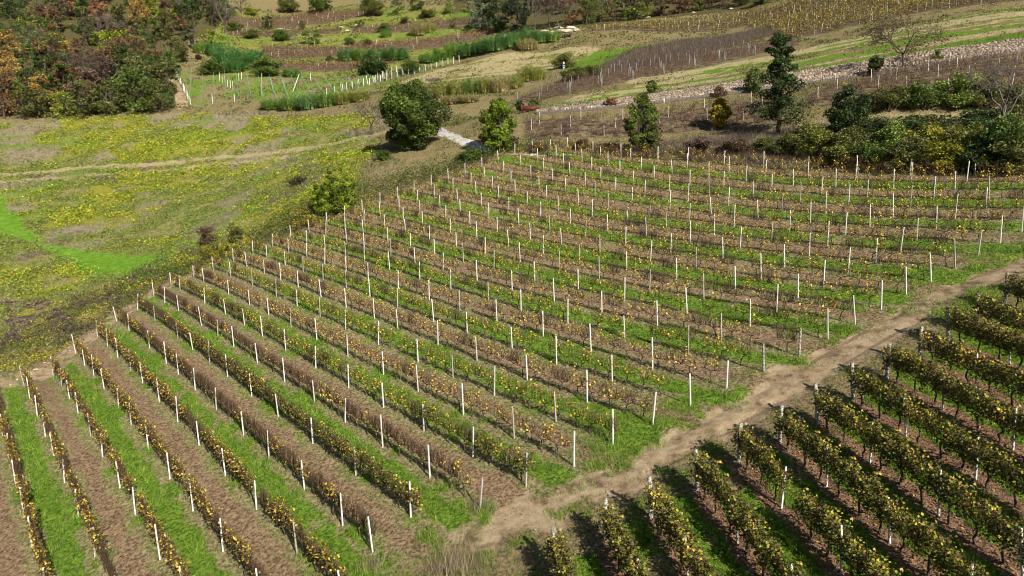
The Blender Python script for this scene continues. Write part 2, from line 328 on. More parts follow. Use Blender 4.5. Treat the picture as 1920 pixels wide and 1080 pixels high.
    col=t.mix(msk('Dr',.4,.6),col,t.ramp(n_m,[(.25,(.30,.28,.245)),(.5,(.43,.41,.37)),(.75,(.52,.50,.46))]))
    h=t.math('ADD',t.math('MULTIPLY',n_f,1.1),t.math('ADD',t.math('MULTIPLY',n_x,.3),t.math('MULTIPLY',n_m,1.0)))
    return t.surf(col,.95,h,.7,.10,spec=.05)
def mat_leaf(name,use_obj,transl=.22,rough=.55):
    t=NT(name); a=t.n("ShaderNodeAttribute",attribute_name="tint").outputs['Color']
    if use_obj:
        o=t.n("ShaderNodeObjectInfo").outputs['Color']; a=t.mix(1.0,o,a,'MULTIPLY')
    return t.surf(a,rough,transl=transl,spec=.25)
def mat_noise(name,stops,scale,rough=.9,bs=.4,bd=.02,detail=4):
    t=NT(name); g=t.n("ShaderNodeTexCoord").outputs['Object']; n=t.noise(scale,detail,.65,g)
    return t.surf(t.ramp(n,stops),rough,n,bs,bd)
M_TERR=mat_terrain()
M_LEAF=mat_leaf("vine_leaves",False); M_TREE=mat_leaf("tree_leaves",True); M_STRAW=mat_leaf("grass_blades",False,.15,.7)
M_BARK=mat_noise("bark",[(.3,(.035,.026,.02)),(.6,(.10,.078,.06)),(.8,(.17,.14,.11))],9)
M_GREYBARK=mat_noise('grey_bark',[(.3,(.07,.06,.052)),(.6,(.14,.122,.105)),(.8,(.2,.175,.15))],6)
M_PALEBARK=mat_noise("pale_bark",[(.3,(.14,.12,.10)),(.6,(.28,.25,.21)),(.8,(.38,.35,.30))],6)
M_CANE=mat_noise("vine_canes",[(.3,(.055,.033,.02)),(.6,(.125,.08,.048)),(.8,(.185,.13,.085))],7)
def mat_post():
    t=NT("post_concrete"); n=t.noise(14,4,.65,t.n("ShaderNodeTexCoord").outputs['Object']); r=t.n("ShaderNodeObjectInfo").outputs['Random']
    c=t.ramp(n,[(.25,(.40,.38,.34)),(.5,(.66,.64,.59)),(.8,(.78,.76,.72))]); c=t.mix(t.map(r,.45,1.0,0,.85),c,(.27,.245,.205)); return t.surf(c,.9,n,.4,.02)
M_CONC=mat_post()
M_CONC_=mat_noise("post_concrete",[(.25,(.40,.38,.34)),(.5,(.68,.66,.61)),(.8,(.80,.78,.74))],14)
M_OLDPOST=mat_noise("lichened_post",[(.36,(.06,.055,.048)),(.47,(.19,.175,.15)),(.56,(.50,.48,.43)),(.8,(.60,.58,.53))],11)
M_METAL=mat_noise("galvanised_stake",[(.3,(.28,.31,.31)),(.7,(.46,.49,.49))],8,.5)
M_TEAL=mat_noise("teal_plastic",[(.3,(.10,.30,.24)),(.7,(.18,.42,.34))],8,.5)
M_STONE=mat_noise("limestone",[(.3,(.20,.15,.11)),(.5,(.36,.28,.21)),(.75,(.52,.44,.35))],2.2,.95)
M_ROCK=mat_noise("pale_rock",[(.36,(.26,.21,.15)),(.5,(.50,.43,.33)),(.7,(.66,.59,.48))],1.5,.95,.6,.1)
M_RUST=mat_noise("rusty_red_metal",[(.3,(.07,.016,.014)),(.6,(.13,.028,.024)),(.8,(.18,.05,.035))],5,.6)
M_KERB=mat_noise("old_kerb",[(.3,(.07,.06,.05)),(.7,(.16,.14,.115))],3)
M_DARK=mat_noise("dark_paint",[(.3,(.02,.02,.022)),(.7,(.05,.05,.052))],6,.7)
M_WHITE=mat_noise("white_paint",[(.3,(.62,.62,.6)),(.7,(.8,.8,.78))],9,.6)
M_BLUE=mat_noise("blue_plate",[(.3,(.12,.25,.38)),(.7,(.2,.36,.5))],9,.5)
# ------------------------------------------------------------------ mesh helpers
def mesh(name,V,F,mats,tint=None,midx=None,smooth=False):
    """V (n,3); F list of (m,k) arrays"""
    V=np.asarray(V,np.float32); me=bpy.data.meshes.new(name)
    F=[np.asarray(f,np.int32) for f in F if len(f)]
    nl=sum(f.size for f in F); nf=sum(len(f) for f in F)
    me.vertices.add(len(V)); me.vertices.foreach_set('co',V.ravel())
    me.loops.add(nl); me.polygons.add(nf)
    me.loops.foreach_set('vertex_index',np.concatenate([f.ravel() for f in F]))
    tot=np.concatenate([np.full(len(f),f.shape[1],np.int32) for f in F]); st=np.concatenate([[0],np.cumsum(tot)[:-1]]).astype(np.int32)
    me.polygons.foreach_set('loop_start',st); me.polygons.foreach_set('loop_total',tot)
    for m in (mats if isinstance(mats,(list,tuple)) else [mats]): me.materials.append(m)
    if midx is not None: me.polygons.foreach_set('material_index',np.asarray(midx,np.int32))
    if smooth: me.polygons.foreach_set('use_smooth',np.ones(nf,bool))
    if tint is not None:
        for k,c in (tint.items() if isinstance(tint,dict) else [('tint',tint)]):
            at=me.attributes.new(k,'FLOAT_COLOR','POINT'); c=np.asarray(c,np.float32)
            if c.shape[1]==3: c=np.concatenate([c,np.ones((len(c),1),np.float32)],1)
            at.data.foreach_set('color',c.ravel())
    me.update(calc_edges=True); me.validate(); return me
def link(name,me,parent=None,**p):
    o=bpy.data.objects.new(name,me); S.collection.objects.link(o)
    if parent is not None: o.parent=parent
    for k,v in p.items(): o[k]=v
    return o
def thing(name,label,cat,loc=(0,0,0),rz=0,group=None,me=None):
    o=bpy.data.objects.new(name,me); S.collection.objects.link(o); o.location=loc; o.rotation_euler[2]=rz
    o['label']=label; o['category']=cat
    if group: o['group']=group
    return o
def leaves(P,size,col,rng,flat=0.0,asp=.8):
    """rhombic leaf faces at P (n,3); flat pulls the normals upward"""
    n=len(P); size=np.broadcast_to(size,(n,))[:,None]
    nr=rng.normal(size=(n,3)); nr[:,2]=np.abs(nr[:,2])+flat; nr/=np.linalg.norm(nr,axis=1,keepdims=True)
    r=rng.normal(size=(n,3)); u=np.cross(nr,r); u/=np.linalg.norm(u,axis=1,keepdims=True)+1e-9; v=np.cross(nr,u)
    fold=nr*size*.12
    V=np.stack([P-u*size*.5,P-v*size*.5*asp+fold,P+u*size*.5,P+v*size*.5*asp+fold],1).reshape(-1,3)
    F=np.arange(4*n).reshape(n,4); return V,F,np.repeat(col,4,axis=0)
def blades(P,h,w,col,rng,lean=.35,per=3,spread=.06):
    n=len(P)*per; B=np.repeat(P,per,0)+rng.normal(size=(n,3))*[spread,spread,0]; H=np.repeat(np.broadcast_to(h,(len(P),)),per)*rng.uniform(.6,1.2,n)
    W=np.repeat(np.broadcast_to(w,(len(P),)),per)
    an=rng.uniform(0,2*np.pi,n); d=np.stack([np.cos(an),np.sin(an),0*an],1)*W[:,None]
    tip=B+rng.normal(size=(n,3))*[1,1,0]*(lean*H)[:,None]+np.stack([0*H,0*H,H],1)
    V=np.stack([B-d,B+d,tip],1).reshape(-1,3); F=np.arange(3*n).reshape(n,3)
    C=np.repeat(np.repeat(col,per,0)*rng.uniform(.75,1.25,(n,1)),3,axis=0); return V,F,C
def tubes(segs,sides=5):
    """segs: list of (p0,p1,r0,r1)"""
    a=np.array([s[0] for s in segs],float); b=np.array([s[1] for s in segs],float); r0=np.array([s[2] for s in segs],float); r1=np.array([s[3] for s in segs],float)
    d=b-a; d/=np.linalg.norm(d,axis=1,keepdims=True)+1e-9
    ref=np.where(np.abs(d[:,2:3])>.9,np.array([[1.,0,0]]),np.array([[0,0,1.]])); u=np.cross(d,ref); u/=np.linalg.norm(u,axis=1,keepdims=True); v=np.cross(d,u)
    an=np.arange(sides)*2*np.pi/sides; ring=u[:,None]*np.cos(an)[None,:,None]+v[:,None]*np.sin(an)[None,:,None]
    V=np.concatenate([a[:,None]+ring*r0[:,None,None],b[:,None]+ring*r1[:,None,None]],1).reshape(-1,3)
    n=len(a); k=np.arange(n)[:,None]*2*sides; i=np.arange(sides)[None]; j=(i+1)%sides
    F=np.stack([k+i,k+j,k+sides+j,k+sides+i],-1).reshape(-1,4)
    return V,F
class Acc:
    def __init__(s): s.V=[];s.F={};s.C=[];s.n=0;s.M={}
    def add(s,V,F,C=None,mi=0):
        s.V.append(V); s.C.append(C if C is not None else np.ones((len(V),3))*.5)
        F=np.asarray(F); s.F.setdefault(F.shape[1],[]).append(F+s.n); s.M.setdefault(F.shape[1],[]).append(np.full(len(F),mi)); s.n+=len(V)
    def mesh(s,name,mats,**k):
        ks=sorted(s.F); return mesh(name,np.concatenate(s.V),[np.concatenate(s.F[q]) for q in ks],mats,np.concatenate(s.C),np.concatenate([np.concatenate(s.M[q]) for q in ks]),**k)
def box(c,sz,rot=0.0,taper=1.0):
    x,y,z=np.array(sz)/2; V=np.array([[-x,-y,-z],[x,-y,-z],[x,y,-z],[-x,y,-z],[-x*taper,-y*taper,z],[x*taper,-y*taper,z],[x*taper,y*taper,z],[-x*taper,y*taper,z]])
    cr,sr=math.cos(rot),math.sin(rot); V=V@np.array([[cr,sr,0],[-sr,cr,0],[0,0,1]])+np.array(c)
    return V,np.array([[0,3,2,1],[4,5,6,7],[0,1,5,4],[1,2,6,5],[2,3,7,6],[3,0,4,7]])
def pick(cols,wts,n,rng,var=.25):
    c=np.array(cols,float)[rng.choice(len(cols),n,p=np.array(wts)/np.sum(wts))]
    return c*rng.uniform(1-var,1+var,(n,1))*rng.uniform(.93,1.07,(n,3))
ORD=['zeroth','first','second','third','fourth','fifth','sixth','seventh','eighth','ninth','tenth','eleventh','twelfth','thirteenth','fourteenth','fifteenth','sixteenth','seventeenth','eighteenth','nineteenth','twentieth']
def ordn(i):
    if i<=20: return ORD[i]
    t={2:'twenty',3:'thirty',4:'forty',5:'fifty',6:'sixty',7:'seventy',8:'eighty',9:'ninety'}[i//10]
    return (t+'-'+ORD[i%10]) if i%10 else {'twenty':'twentieth','thirty':'thirtieth','forty':'fortieth','fifty':'fiftieth','sixty':'sixtieth','seventy':'seventieth','eighty':'eightieth','ninety':'ninetieth'}[t]
# ------------------------------------------------------------------ ground sheet
def build_terrain():
    th=np.radians(np.linspace(-62,62,900)); r=np.geomspace(9,900,640)
    T,R=np.meshgrid(th,r); X=R*np.sin(T); Y=R*np.cos(T); sh=X.shape
    z=zones(X,Y)
    Zt=tps(X,Y)
    # far beyond the fitted points the hill just goes on
    Zt=np.where(R>430,np.interp(R,[430,900],[0,1])*0+Zt*0+tps(X*430/np.maximum(R,430),Y*430/np.maximum(R,430))+(R-430)*.22,Zt)
    rough=(fbm(X,Y,2.2,91)-.5)*.12+(fbm(X,Y,.7,92,2)-.5)*.06
    Zt=Zt-.13*np.exp(-((z['pd']-.72)/.2)**2)*sstep(.3,.6,fbm(X,Y,6.,95))
    z['rut']=np.exp(-((z['pd']-.72)/.16)**2)*sstep(.35,.6,fbm(X,Y,3.,95))*z['track']
    amp=1+1.5*z['meadow']+2*z['grey']-.6*z['track']+1.0*sstep(120,200,R)
    Zt=Zt+rough*amp-z['track']*.05+z['green']*.02
    V=np.stack([X,Y,Zt],-1).reshape(-1,3)
    idx=np.arange(X.size).reshape(sh); F=np.stack([idx[:-1,:-1],idx[:-1,1:],idx[1:,1:],idx[1:,:-1]],-1).reshape(-1,4)
    g=lambda *k: np.stack([z[q].ravel() for q in k],1)
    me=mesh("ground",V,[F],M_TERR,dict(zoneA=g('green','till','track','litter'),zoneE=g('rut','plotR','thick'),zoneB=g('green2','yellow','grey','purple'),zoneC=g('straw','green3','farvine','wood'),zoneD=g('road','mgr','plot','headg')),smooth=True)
    return link("ground",me,kind='structure')
build_terrain()
# ------------------------------------------------------------------ vines and posts of the two near plots
GZ=lambda x,y: float(tps(np.array([x]),np.array([y]))[0])
def inview(P,m=60):
    x,y,d=proj(P); return (d>5)&(x>-m)&(x<1920+m)&(y>-m)&(y<1080+m)
GOLD,AMBER,OLIVE,LIME,BROWN,DGREEN=(.58,.42,.055),(.36,.235,.06),(.13,.135,.022),(.30,.30,.03),(.12,.07,.045),(.06,.09,.016)
def vine_proto(seed,n,canes,cols,wts,length=1.25,zr=(.62,1.55),th=.20,clus=0,leaf=.13,trunk_h=.62,cz=1.5,trunk_r=.035):
    r=np.random.default_rng(seed); L_=length/2
    tr=Acc(); pts=[np.array([0,0,-.08])]
    for i in range(4): pts.append(np.array([r.normal(0,.05),r.normal(0,.035),trunk_h*(i+1)/4]))
    segs=[(pts[i],pts[i+1],trunk_r*(1.15-.1*i),trunk_r*(1.05-.1*i)) for i in range(4)]
    top=pts[-1]; segs+= [(top,np.array([L_*.5,r.normal(0,.03),trunk_h+.1]),trunk_r*.75,trunk_r*.5),(top,np.array([-L_*.5,r.normal(0,.03),trunk_h+.1]),trunk_r*.75,trunk_r*.5),(np.array([L_*.5,0,trunk_h+.1]),np.array([L_*.98,0,trunk_h+.12]),trunk_r*.5,trunk_r*.35),(np.array([-L_*.5,0,trunk_h+.1]),np.array([-L_*.98,0,trunk_h+.12]),trunk_r*.5,trunk_r*.35)]
    V,F=tubes(segs,5); tr.add(V,F)
    cn=Acc(); segs=[]
    for i in range(canes):
        x=r.uniform(-L_,L_); p=np.array([x,r.normal(0,.04),trunk_h+.1]); z1=r.uniform(.6,1.0)*(cz-trunk_h)
        q=p+np.array([r.normal(0,.16),r.normal(0,.07),z1*.55]); e=q+np.array([r.normal(0,.2),r.normal(0,.1),z1*.45])
        segs+=[(p,q,.011,.009),(q,e,.009,.005)]
        if r.random()<.5:
            m=(q+e)/2; segs.append((m,m+r.normal(0,.2,3)*[1.3,.6,.5],.005,.003))
    if segs:
        V,F=tubes(segs,3); cn.add(V,F)
    lf=Acc()
    if n:
        if clus:
            c=np.stack([r.uniform(-L_,L_,clus),r.normal(0,.05,clus),r.uniform(zr[0]+.1,zr[1]-.1,clus)],1)
            P=c[r.integers(0,clus,n)]+r.normal(size=(n,3))*[.17,.09,.15]
        else:
            x=r.uniform(-L_-.2,L_+.2,n); zz=r.beta(1.6,1.25,n)*(zr[1]-zr[0])+zr[0]
            bul=th*(1+.35*np.sin(x*5+seed)+.3*r.normal(size=n)); side=np.where(r.random(n)<.5,-1,1)
            P=np.stack([x+r.normal(0,.03,n),side*np.abs(bul)*np.sqrt(r.uniform(.05,1,n)),zz+.08*np.sin(x*7+seed*2)],1)
        V,F,C=leaves(P,leaf*r.uniform(.7,1.25,n),pick(cols,wts,n,r),r,.2); tn=.62+.75*vnoise(P[:,0]*3.1+seed,P[:,2]*2.7+P[:,1]*2,seed%97); lf.add(V,F,C*np.repeat(tn,4)[:,None])
    return tr,cn,lf
VP={}
def vp(key,i,**k):
    tr,cn,lf=vine_proto(hash_(key)+i*17,**k); VP.setdefault(key,[]).append((tr,cn,lf,tr.mesh('trunk',M_BARK),cn.mesh('canes',M_CANE) if cn.n else None,lf.mesh('foliage',M_LEAF) if lf.n else None))
def hash_(s): return sum(ord(c)*(i+3) for i,c in enumerate(s))
for i in range(5): vp('dense',i,n=900,canes=18,cols=[LIME,GOLD,OLIVE,DGREEN,BROWN,AMBER],wts=[1.9,.7,4.2,2.6,3.2,.7],zr=(.55,1.74),th=.235,leaf=.112,trunk_h=.72,trunk_r=.042)
for i in range(3): vp('thin',i,n=430,canes=44,cols=[LIME,GOLD,OLIVE,BROWN,AMBER],wts=[2,2,2,2.4,1],zr=(.60,1.70),th=.22,leaf=.112,trunk_h=.72,trunk_r=.042)
for i in range(4): vp('yellow',i,n=185,canes=40,cols=[GOLD,AMBER,OLIVE,BROWN],wts=[2.6,1.1,1.7,2.6],th=.19,leaf=.115)
for i in range(3): vp('olive',i,n=240,canes=34,cols=[OLIVE,DGREEN,GOLD,BROWN,AMBER],wts=[2.4,1.3,.9,2.2,.6],th=.22,leaf=.125)
for i in range(3): vp('bare',i,n=9,canes=52,cols=[GOLD,AMBER],wts=[2,1],clus=2,leaf=.12,cz=1.6)
for i in range(4): vp('sparse',i,n=44,canes=15,cols=[GOLD,AMBER,OLIVE],wts=[4,2,1.2],clus=3,leaf=.135,cz=1.55)
for i in range(2): vp('tuft',i,n=60,canes=26,cols=[GOLD,AMBER,OLIVE,LIME],wts=[3,1.2,2,1],clus=4,leaf=.135,cz=1.55)
def kind_main(k,a,r):
    u=r.random()
    if k<=3:
        if u<.10+.10*(k==1): return None
        return 'yellow' if u<.82 else 'bare'
    if k==4: return ('bare' if u<.80 else 'yellow') if a<66 else ('yellow' if u<.6 else 'bare')
    if k==5: return ('olive' if u<.72 else 'yellow' if u<.88 else 'bare') if a<62 else ('yellow' if u<.6 else 'bare')
    if k==6: return ('bare' if u<.74 else 'tuft' if u<.9 else 'sparse')
    if k==7: return ('olive' if u<.18 else 'tuft' if u<.45 else 'sparse' if u<.8 else 'bare')
    if u<.04: return None
    den=.20+.30*sstep(9,24,k)*sstep(70,22,a)
    return 'tuft' if u<.12+.5*den*.6 else 'sparse' if u<.80+den*.2 else 'bare'
rv=np.random.default_rng(11)
VINES=[]   # (x,y,z,rot,kind,idx,plot,row,pos,depth)
ROT_M=math.atan2(DR[1],DR[0]); ROT_R=math.atan2(VR[1],VR[0])
POSTS=[]
KS=list(range(-3,30))
OBSA={4:[27.1,30.1,34.6,39.7,44,49.5,54.5,59.1,62.8,68.6,77,83.2],5:[27.6,33.2,38.7,44.1,49,54.2,58.7,63.4,68.1,76.5,84.3],6:[25.2,29.5,34.4,39.1,43.6,48.7,54.2,59.7,63.9,68.8,76.7,82.2,87.1],7:[24.6,28.9,33.7,38.4,43.2,48.5,54.2,59.3,63.7,69,75.6,84.9,88.8],8:[23.7,28.3,33,38,42.5,47.9,53.4,58.7,63.9,68.9,75.1,83.8,87.7],9:[23.3,27.5,33,37.4,41.7,47.4,52.9,57.8,62.8,67.9,74.6,81.5,87.9]}
for k in KS:
    a0,a1=row_right(k),row_left(k)
    if k in OBSA: A=OBSA[k]
    else:
        n=int(round((a1-a0)/5.0)); A=np.linspace(a0,a1,n+1); A[1:-1]+=rv.normal(0,.28,n-1)
    A=sorted(A,reverse=True)
    for j,a in enumerate(A):
        x,y=rowpt(k,a)-NR*.13; POSTS.append(('main',k,j+1,x,y,j==0 or j==len(A)-1))
    aa=np.arange(a1-.7,a0+.4,-1.22)
    for j,a in enumerate(aa):
        kd=kind_main(k,a,rv)
        if kd:
            x,y=rowpt(k,a+rv.normal(0,.08)); VINES.append([x,y,0,ROT_M+(math.pi if rv.random()<.5 else 0),kd,int(rv.integers(0,len(VP[kd]))),'main',k,j+1,0])
RENDS=[(1039,1069),(1135,1012),(1220,970),(1307,917),(1385,865),(1462,830),(1533,790),(1599,749),(1663,708),(1723,677),(1778,636),(1830,613),(1884,571)]
for i in range(17):
    e=march([RENDS[i][0]],[RENDS[i][1]])[0][0,:2] if i<13 else E0R+UR*i*1.0
    dirv=VR/np.linalg.norm(VR)
    POSTS.append(('end',i,0,e[0],e[1],True))
    for j in range(1,9):
        q=e+dirv*(3.74*j+rv.normal(0,.08)); POSTS.append(('mid',i,j,q[0],q[1],False))
    for j in range(25):
        u=rv.random()
        if u<.03: continue
        q=e+dirv*(.75+1.22*j+rv.normal(0,.06)); VINES.append([q[0],q[1],0,ROT_R+(math.pi if rv.random()<.5 else 0),'dense' if u<.84 else 'thin',int(rv.integers(0,3)),'right',i,j+1,0])
vz=tps(np.array([v[0] for v in VINES]),np.array([v[1] for v in VINES]))
for v,z in zip(VINES,vz): v[2]=float(z)
VP3=np.array([[v[0],v[1],v[2]+.8] for v in VINES]); ok=inview(VP3,420); seen={id(v) for v,q in zip(VINES,inview(VP3,40)) if q}; dp=proj(VP3)[2]
VINES=[v[:9]+[d,id(v) in seen] for v,o,d in zip(VINES,ok,dp) if o]
VINES.sort(key=lambda v:v[9])
rows_seen=sorted({v[7] for v in VINES if v[6]=='main' and v[10]}); RIDX={k:i+1 for i,k in enumerate(rows_seen)}
DESC={'dense':'dense olive and yellow','thin':'thin browning','yellow':'golden yellow','olive':'dark olive','bare':'leafless brown','sparse':'nearly bare','tuft':'patchy yellow'}
near=[v for v in VINES if v[10] and (v[6]=='right' or v[7]<=9)][:300]; nid={id(v) for v in near}
# number vines within a row from the end one can see, so that the label finds them
cnt={}
for v in sorted(near,key=lambda v:(v[6],v[7],v[8])):
    key=(v[6],v[7]); cnt[key]=cnt.get(key,0)+1
    x,y,z,rot,kd,ix,pl,k,j,d=v[:10]; s=float(rv.uniform(.92,1.08))
    if pl=='right':
        lab=f"{DESC[kd]} grapevine, {ordn(v[8])} from the track in the {ordn(k+1)} dense row"
        grp="grapevines of the dense plot below the track"
    else:
        lab=f"{DESC[kd]} grapevine, {ordn(v[8])} from the meadow end of the {ordn(RIDX[k])} main-plot row"
        grp="grapevines of the main plot"
    t=thing('grapevine',lab,'grapevine',(x,y,z),rot,grp); t.scale=(1,float(rv.uniform(.75,1.3)),s)
    _,_,_,mt,mc,ml=VP[kd][ix]
    link('trunk',mt,t)
    if mc: link('canes',mc,t)
    if ml: link('foliage',ml,t)
rest=[v for v in VINES if id(v) not in nid]
ac=Acc()
for x,y,z,rot,kd,ix,pl,k,j,d,_sn in rest:
    c,s=math.cos(rot),math.sin(rot); M=np.array([[c,s,0],[-s,c,0],[0,0,1]])
    for q,A in enumerate(VP[kd][ix][:3]):
        if A.n==0: continue
        V=np.concatenate(A.V)@M*[1,1,rv.uniform(.9,1.1)]+[x,y,z]
        F=np.concatenate(A.F[4]); C=np.concatenate(A.C)
        ac.add(V,F,C,q)
link('grapevines',ac.mesh('grapevines',[M_BARK,M_CANE,M_LEAF]),kind='stuff',label='half bare autumn grapevines in the farther part of the main plot',category='grapevines')
# posts
def post_mesh(name,h,w,m,cham=.25,notches=0,seed=0,rnd=False):
    n=12 if rnd else 8; r=np.random.default_rng(seed)
    if rnd: an=np.arange(n)*2*np.pi/n; prof=np.stack([np.cos(an),np.sin(an)],1)*w/2
    else:
        c=w/2*(1-cham); q=w/2; prof=np.array([[-c,-q],[c,-q],[q,-c],[q,c],[c,q],[-c,q],[-q,c],[-q,-c]])
    hs=[-.25,0,h*.33,h*.66,h-.015,h]; sc=[1.05,1.03,1.0,.97,.95,.86]
    V=[];F=[]
    for z,s in zip(hs,sc): V+= [[p[0]*s*(1+r.normal(0,.03)),p[1]*s*(1+r.normal(0,.03)),z] for p in prof]
    for i in range(len(hs)-1):
        for j in range(n): F.append([i*n+j,i*n+(j+1)%n,(i+1)*n+(j+1)%n,(i+1)*n+j])
    k=len(V); V.append([0,0,h+.004]); T=[[(len(hs)-1)*n+j,(len(hs)-1)*n+(j+1)%n,k] for j in range(n)]
    me=mesh(name,V,[np.array(F),np.array(T)],m); return me
PM=[post_mesh('post',1.72,.069,M_CONC,seed=i) for i in range(3)]
PG=post_mesh('post',1.75,.10,M_OLDPOST,seed=9)
PE=[post_mesh('post',1.80,.175,M_OLDPOST,seed=20+i,rnd=True) for i in range(3)]
PS=[post_mesh('post',1.72,.07,M_CONC,seed=30+i) for i in range(2)]
WR=None
def wire_clip(w,zs):
    A=Acc()
    for z in zs:
        V,F=box((0,0,z),(w*1.12,w*1.12,.02)); A.add(V,F)
    return A.mesh('wire_clip',M_METAL)
CL1,CL2=None,None
pz=tps(np.array([p[3] for p in POSTS]),np.array([p[4] for p in POSTS]))
LP=[]
for p,z in zip(POSTS,pz):
    P=np.array([p[3],p[4],z])
    if inview(P[None]+[0,0,1.0],25 if p[0]=='main' else 120)[0]: LP.append((float(proj(P[None])[2][0]),p,float(z)))
LP.sort(key=lambda q:q[0])
nm=0; rest=[]
for d,(pl,k,j,x,y,e),z in LP:
    if pl=='main' and (nm>=300 or k not in RIDX): rest.append((x,y,z)); continue
    if pl=='main':
        nm+=1; grey=(k in (13,14) and x>10 and e)
        t=thing('concrete_post',f"{'grey weathered' if grey else 'white concrete'} post, {ordn(j)} from the meadow end of the {ordn(RIDX[k])} main-plot row",'vine post',(x,y,z),float(rv.uniform(-.3,.3))+ROT_M,'white posts of the main plot',PG if grey else PM[nm%3])
        tl=.13 if e else .06
        t.rotation_euler[0]=float(rv.normal(0,tl*.5)); t.rotation_euler[1]=float(rv.normal(0,tl*.5)); t.scale[2]=float(rv.uniform(.88,1.10))
        if k==16 and e and j>3: t.rotation_euler[1]=.12
    
    elif pl=='end':
        t=thing('end_post',f"thick lichened end post by the dirt track, heading the {ordn(k+1)} dense vine row",'vine post',(x,y,z),float(rv.uniform(0,3)),'thick end posts along the track',PE[k%3])
        t.rotation_euler[0]=float(rv.normal(0,.03)); t.rotation_euler[1]=float(rv.normal(0,.03))
    else:
        t=thing('trellis_post',f"slim pale post, {ordn(j)} behind the end post of the {ordn(k+1)} dense vine row",'vine post',(x,y,z),ROT_R,'slim posts of the dense plot',PS[j%2])
        t.rotation_euler[1]=float(rv.normal(-.05,.03)); t.rotation_euler[0]=float(rv.normal(0,.03))
if rest:
    ac=Acc()
    for x,y,z in rest:
        h=rv.uniform(1.55,1.75); V,F=box((0,0,h/2-.1),(.085,.085,h+.2),0,.95); V=V+np.stack([V[:,2]*rv.normal(0,.03),V[:,2]*rv.normal(0,.03),0*V[:,2]],1); ac.add(V+[x,y,z],F)
    link('concrete_posts',ac.mesh('concrete_posts',M_CONC),kind='stuff',label='white concrete posts in the farthest part of the main plot',category='vine posts')
# ------------------------------------------------------------------ trees and shrubs
def ntint(c,n,rng,var=.28): return np.array(c)*rng.uniform(1-var,1+var,(n,1))*rng.uniform(.92,1.08,(n,3))
def crown_leaves(cl,rad,n,leaf,rng,flat=.15,tone=(.62,1.3),asp=.8):
    cl=np.array(cl); k=len(cl); tn=rng.uniform(tone[0],tone[1],k); i=rng.integers(0,k,n)
    d=rng.normal(size=(n,3)); d/=np.linalg.norm(d,axis=1,keepdims=True); rr=np.asarray(rad)[i]*rng.uniform(.25,1,n)**.55
    P=cl[i]+d*rr[:,None]*[1,1,.8]
    C=np.stack([tn[i]]*3,1)*rng.uniform(.72,1.28,(n,1))*rng.uniform(.9,1.1,(n,3))
    V,F,C4=leaves(P,leaf*rng.uniform(.6,1.3,n),C,rng,flat,asp); return V,F,C4
def limb_path(a,b,r0,r1,rng,n=4,wig=.12):
    a=np.array(a,float);b=np.array(b,float); P=[a]; Ln=np.linalg.norm(b-a)
    for i in range(1,n): f=i/n; P.append(a*(1-f)+b*f+rng.normal(0,wig*Ln*.25,3)+np.array([0,0,.10*Ln*math.sin(f*math.pi)*-.5]))
    P.append(b); R=np.linspace(r0,r1,n+1)
    return [(P[i],P[i+1],R[i],R[i+1]) for i in range(n)]
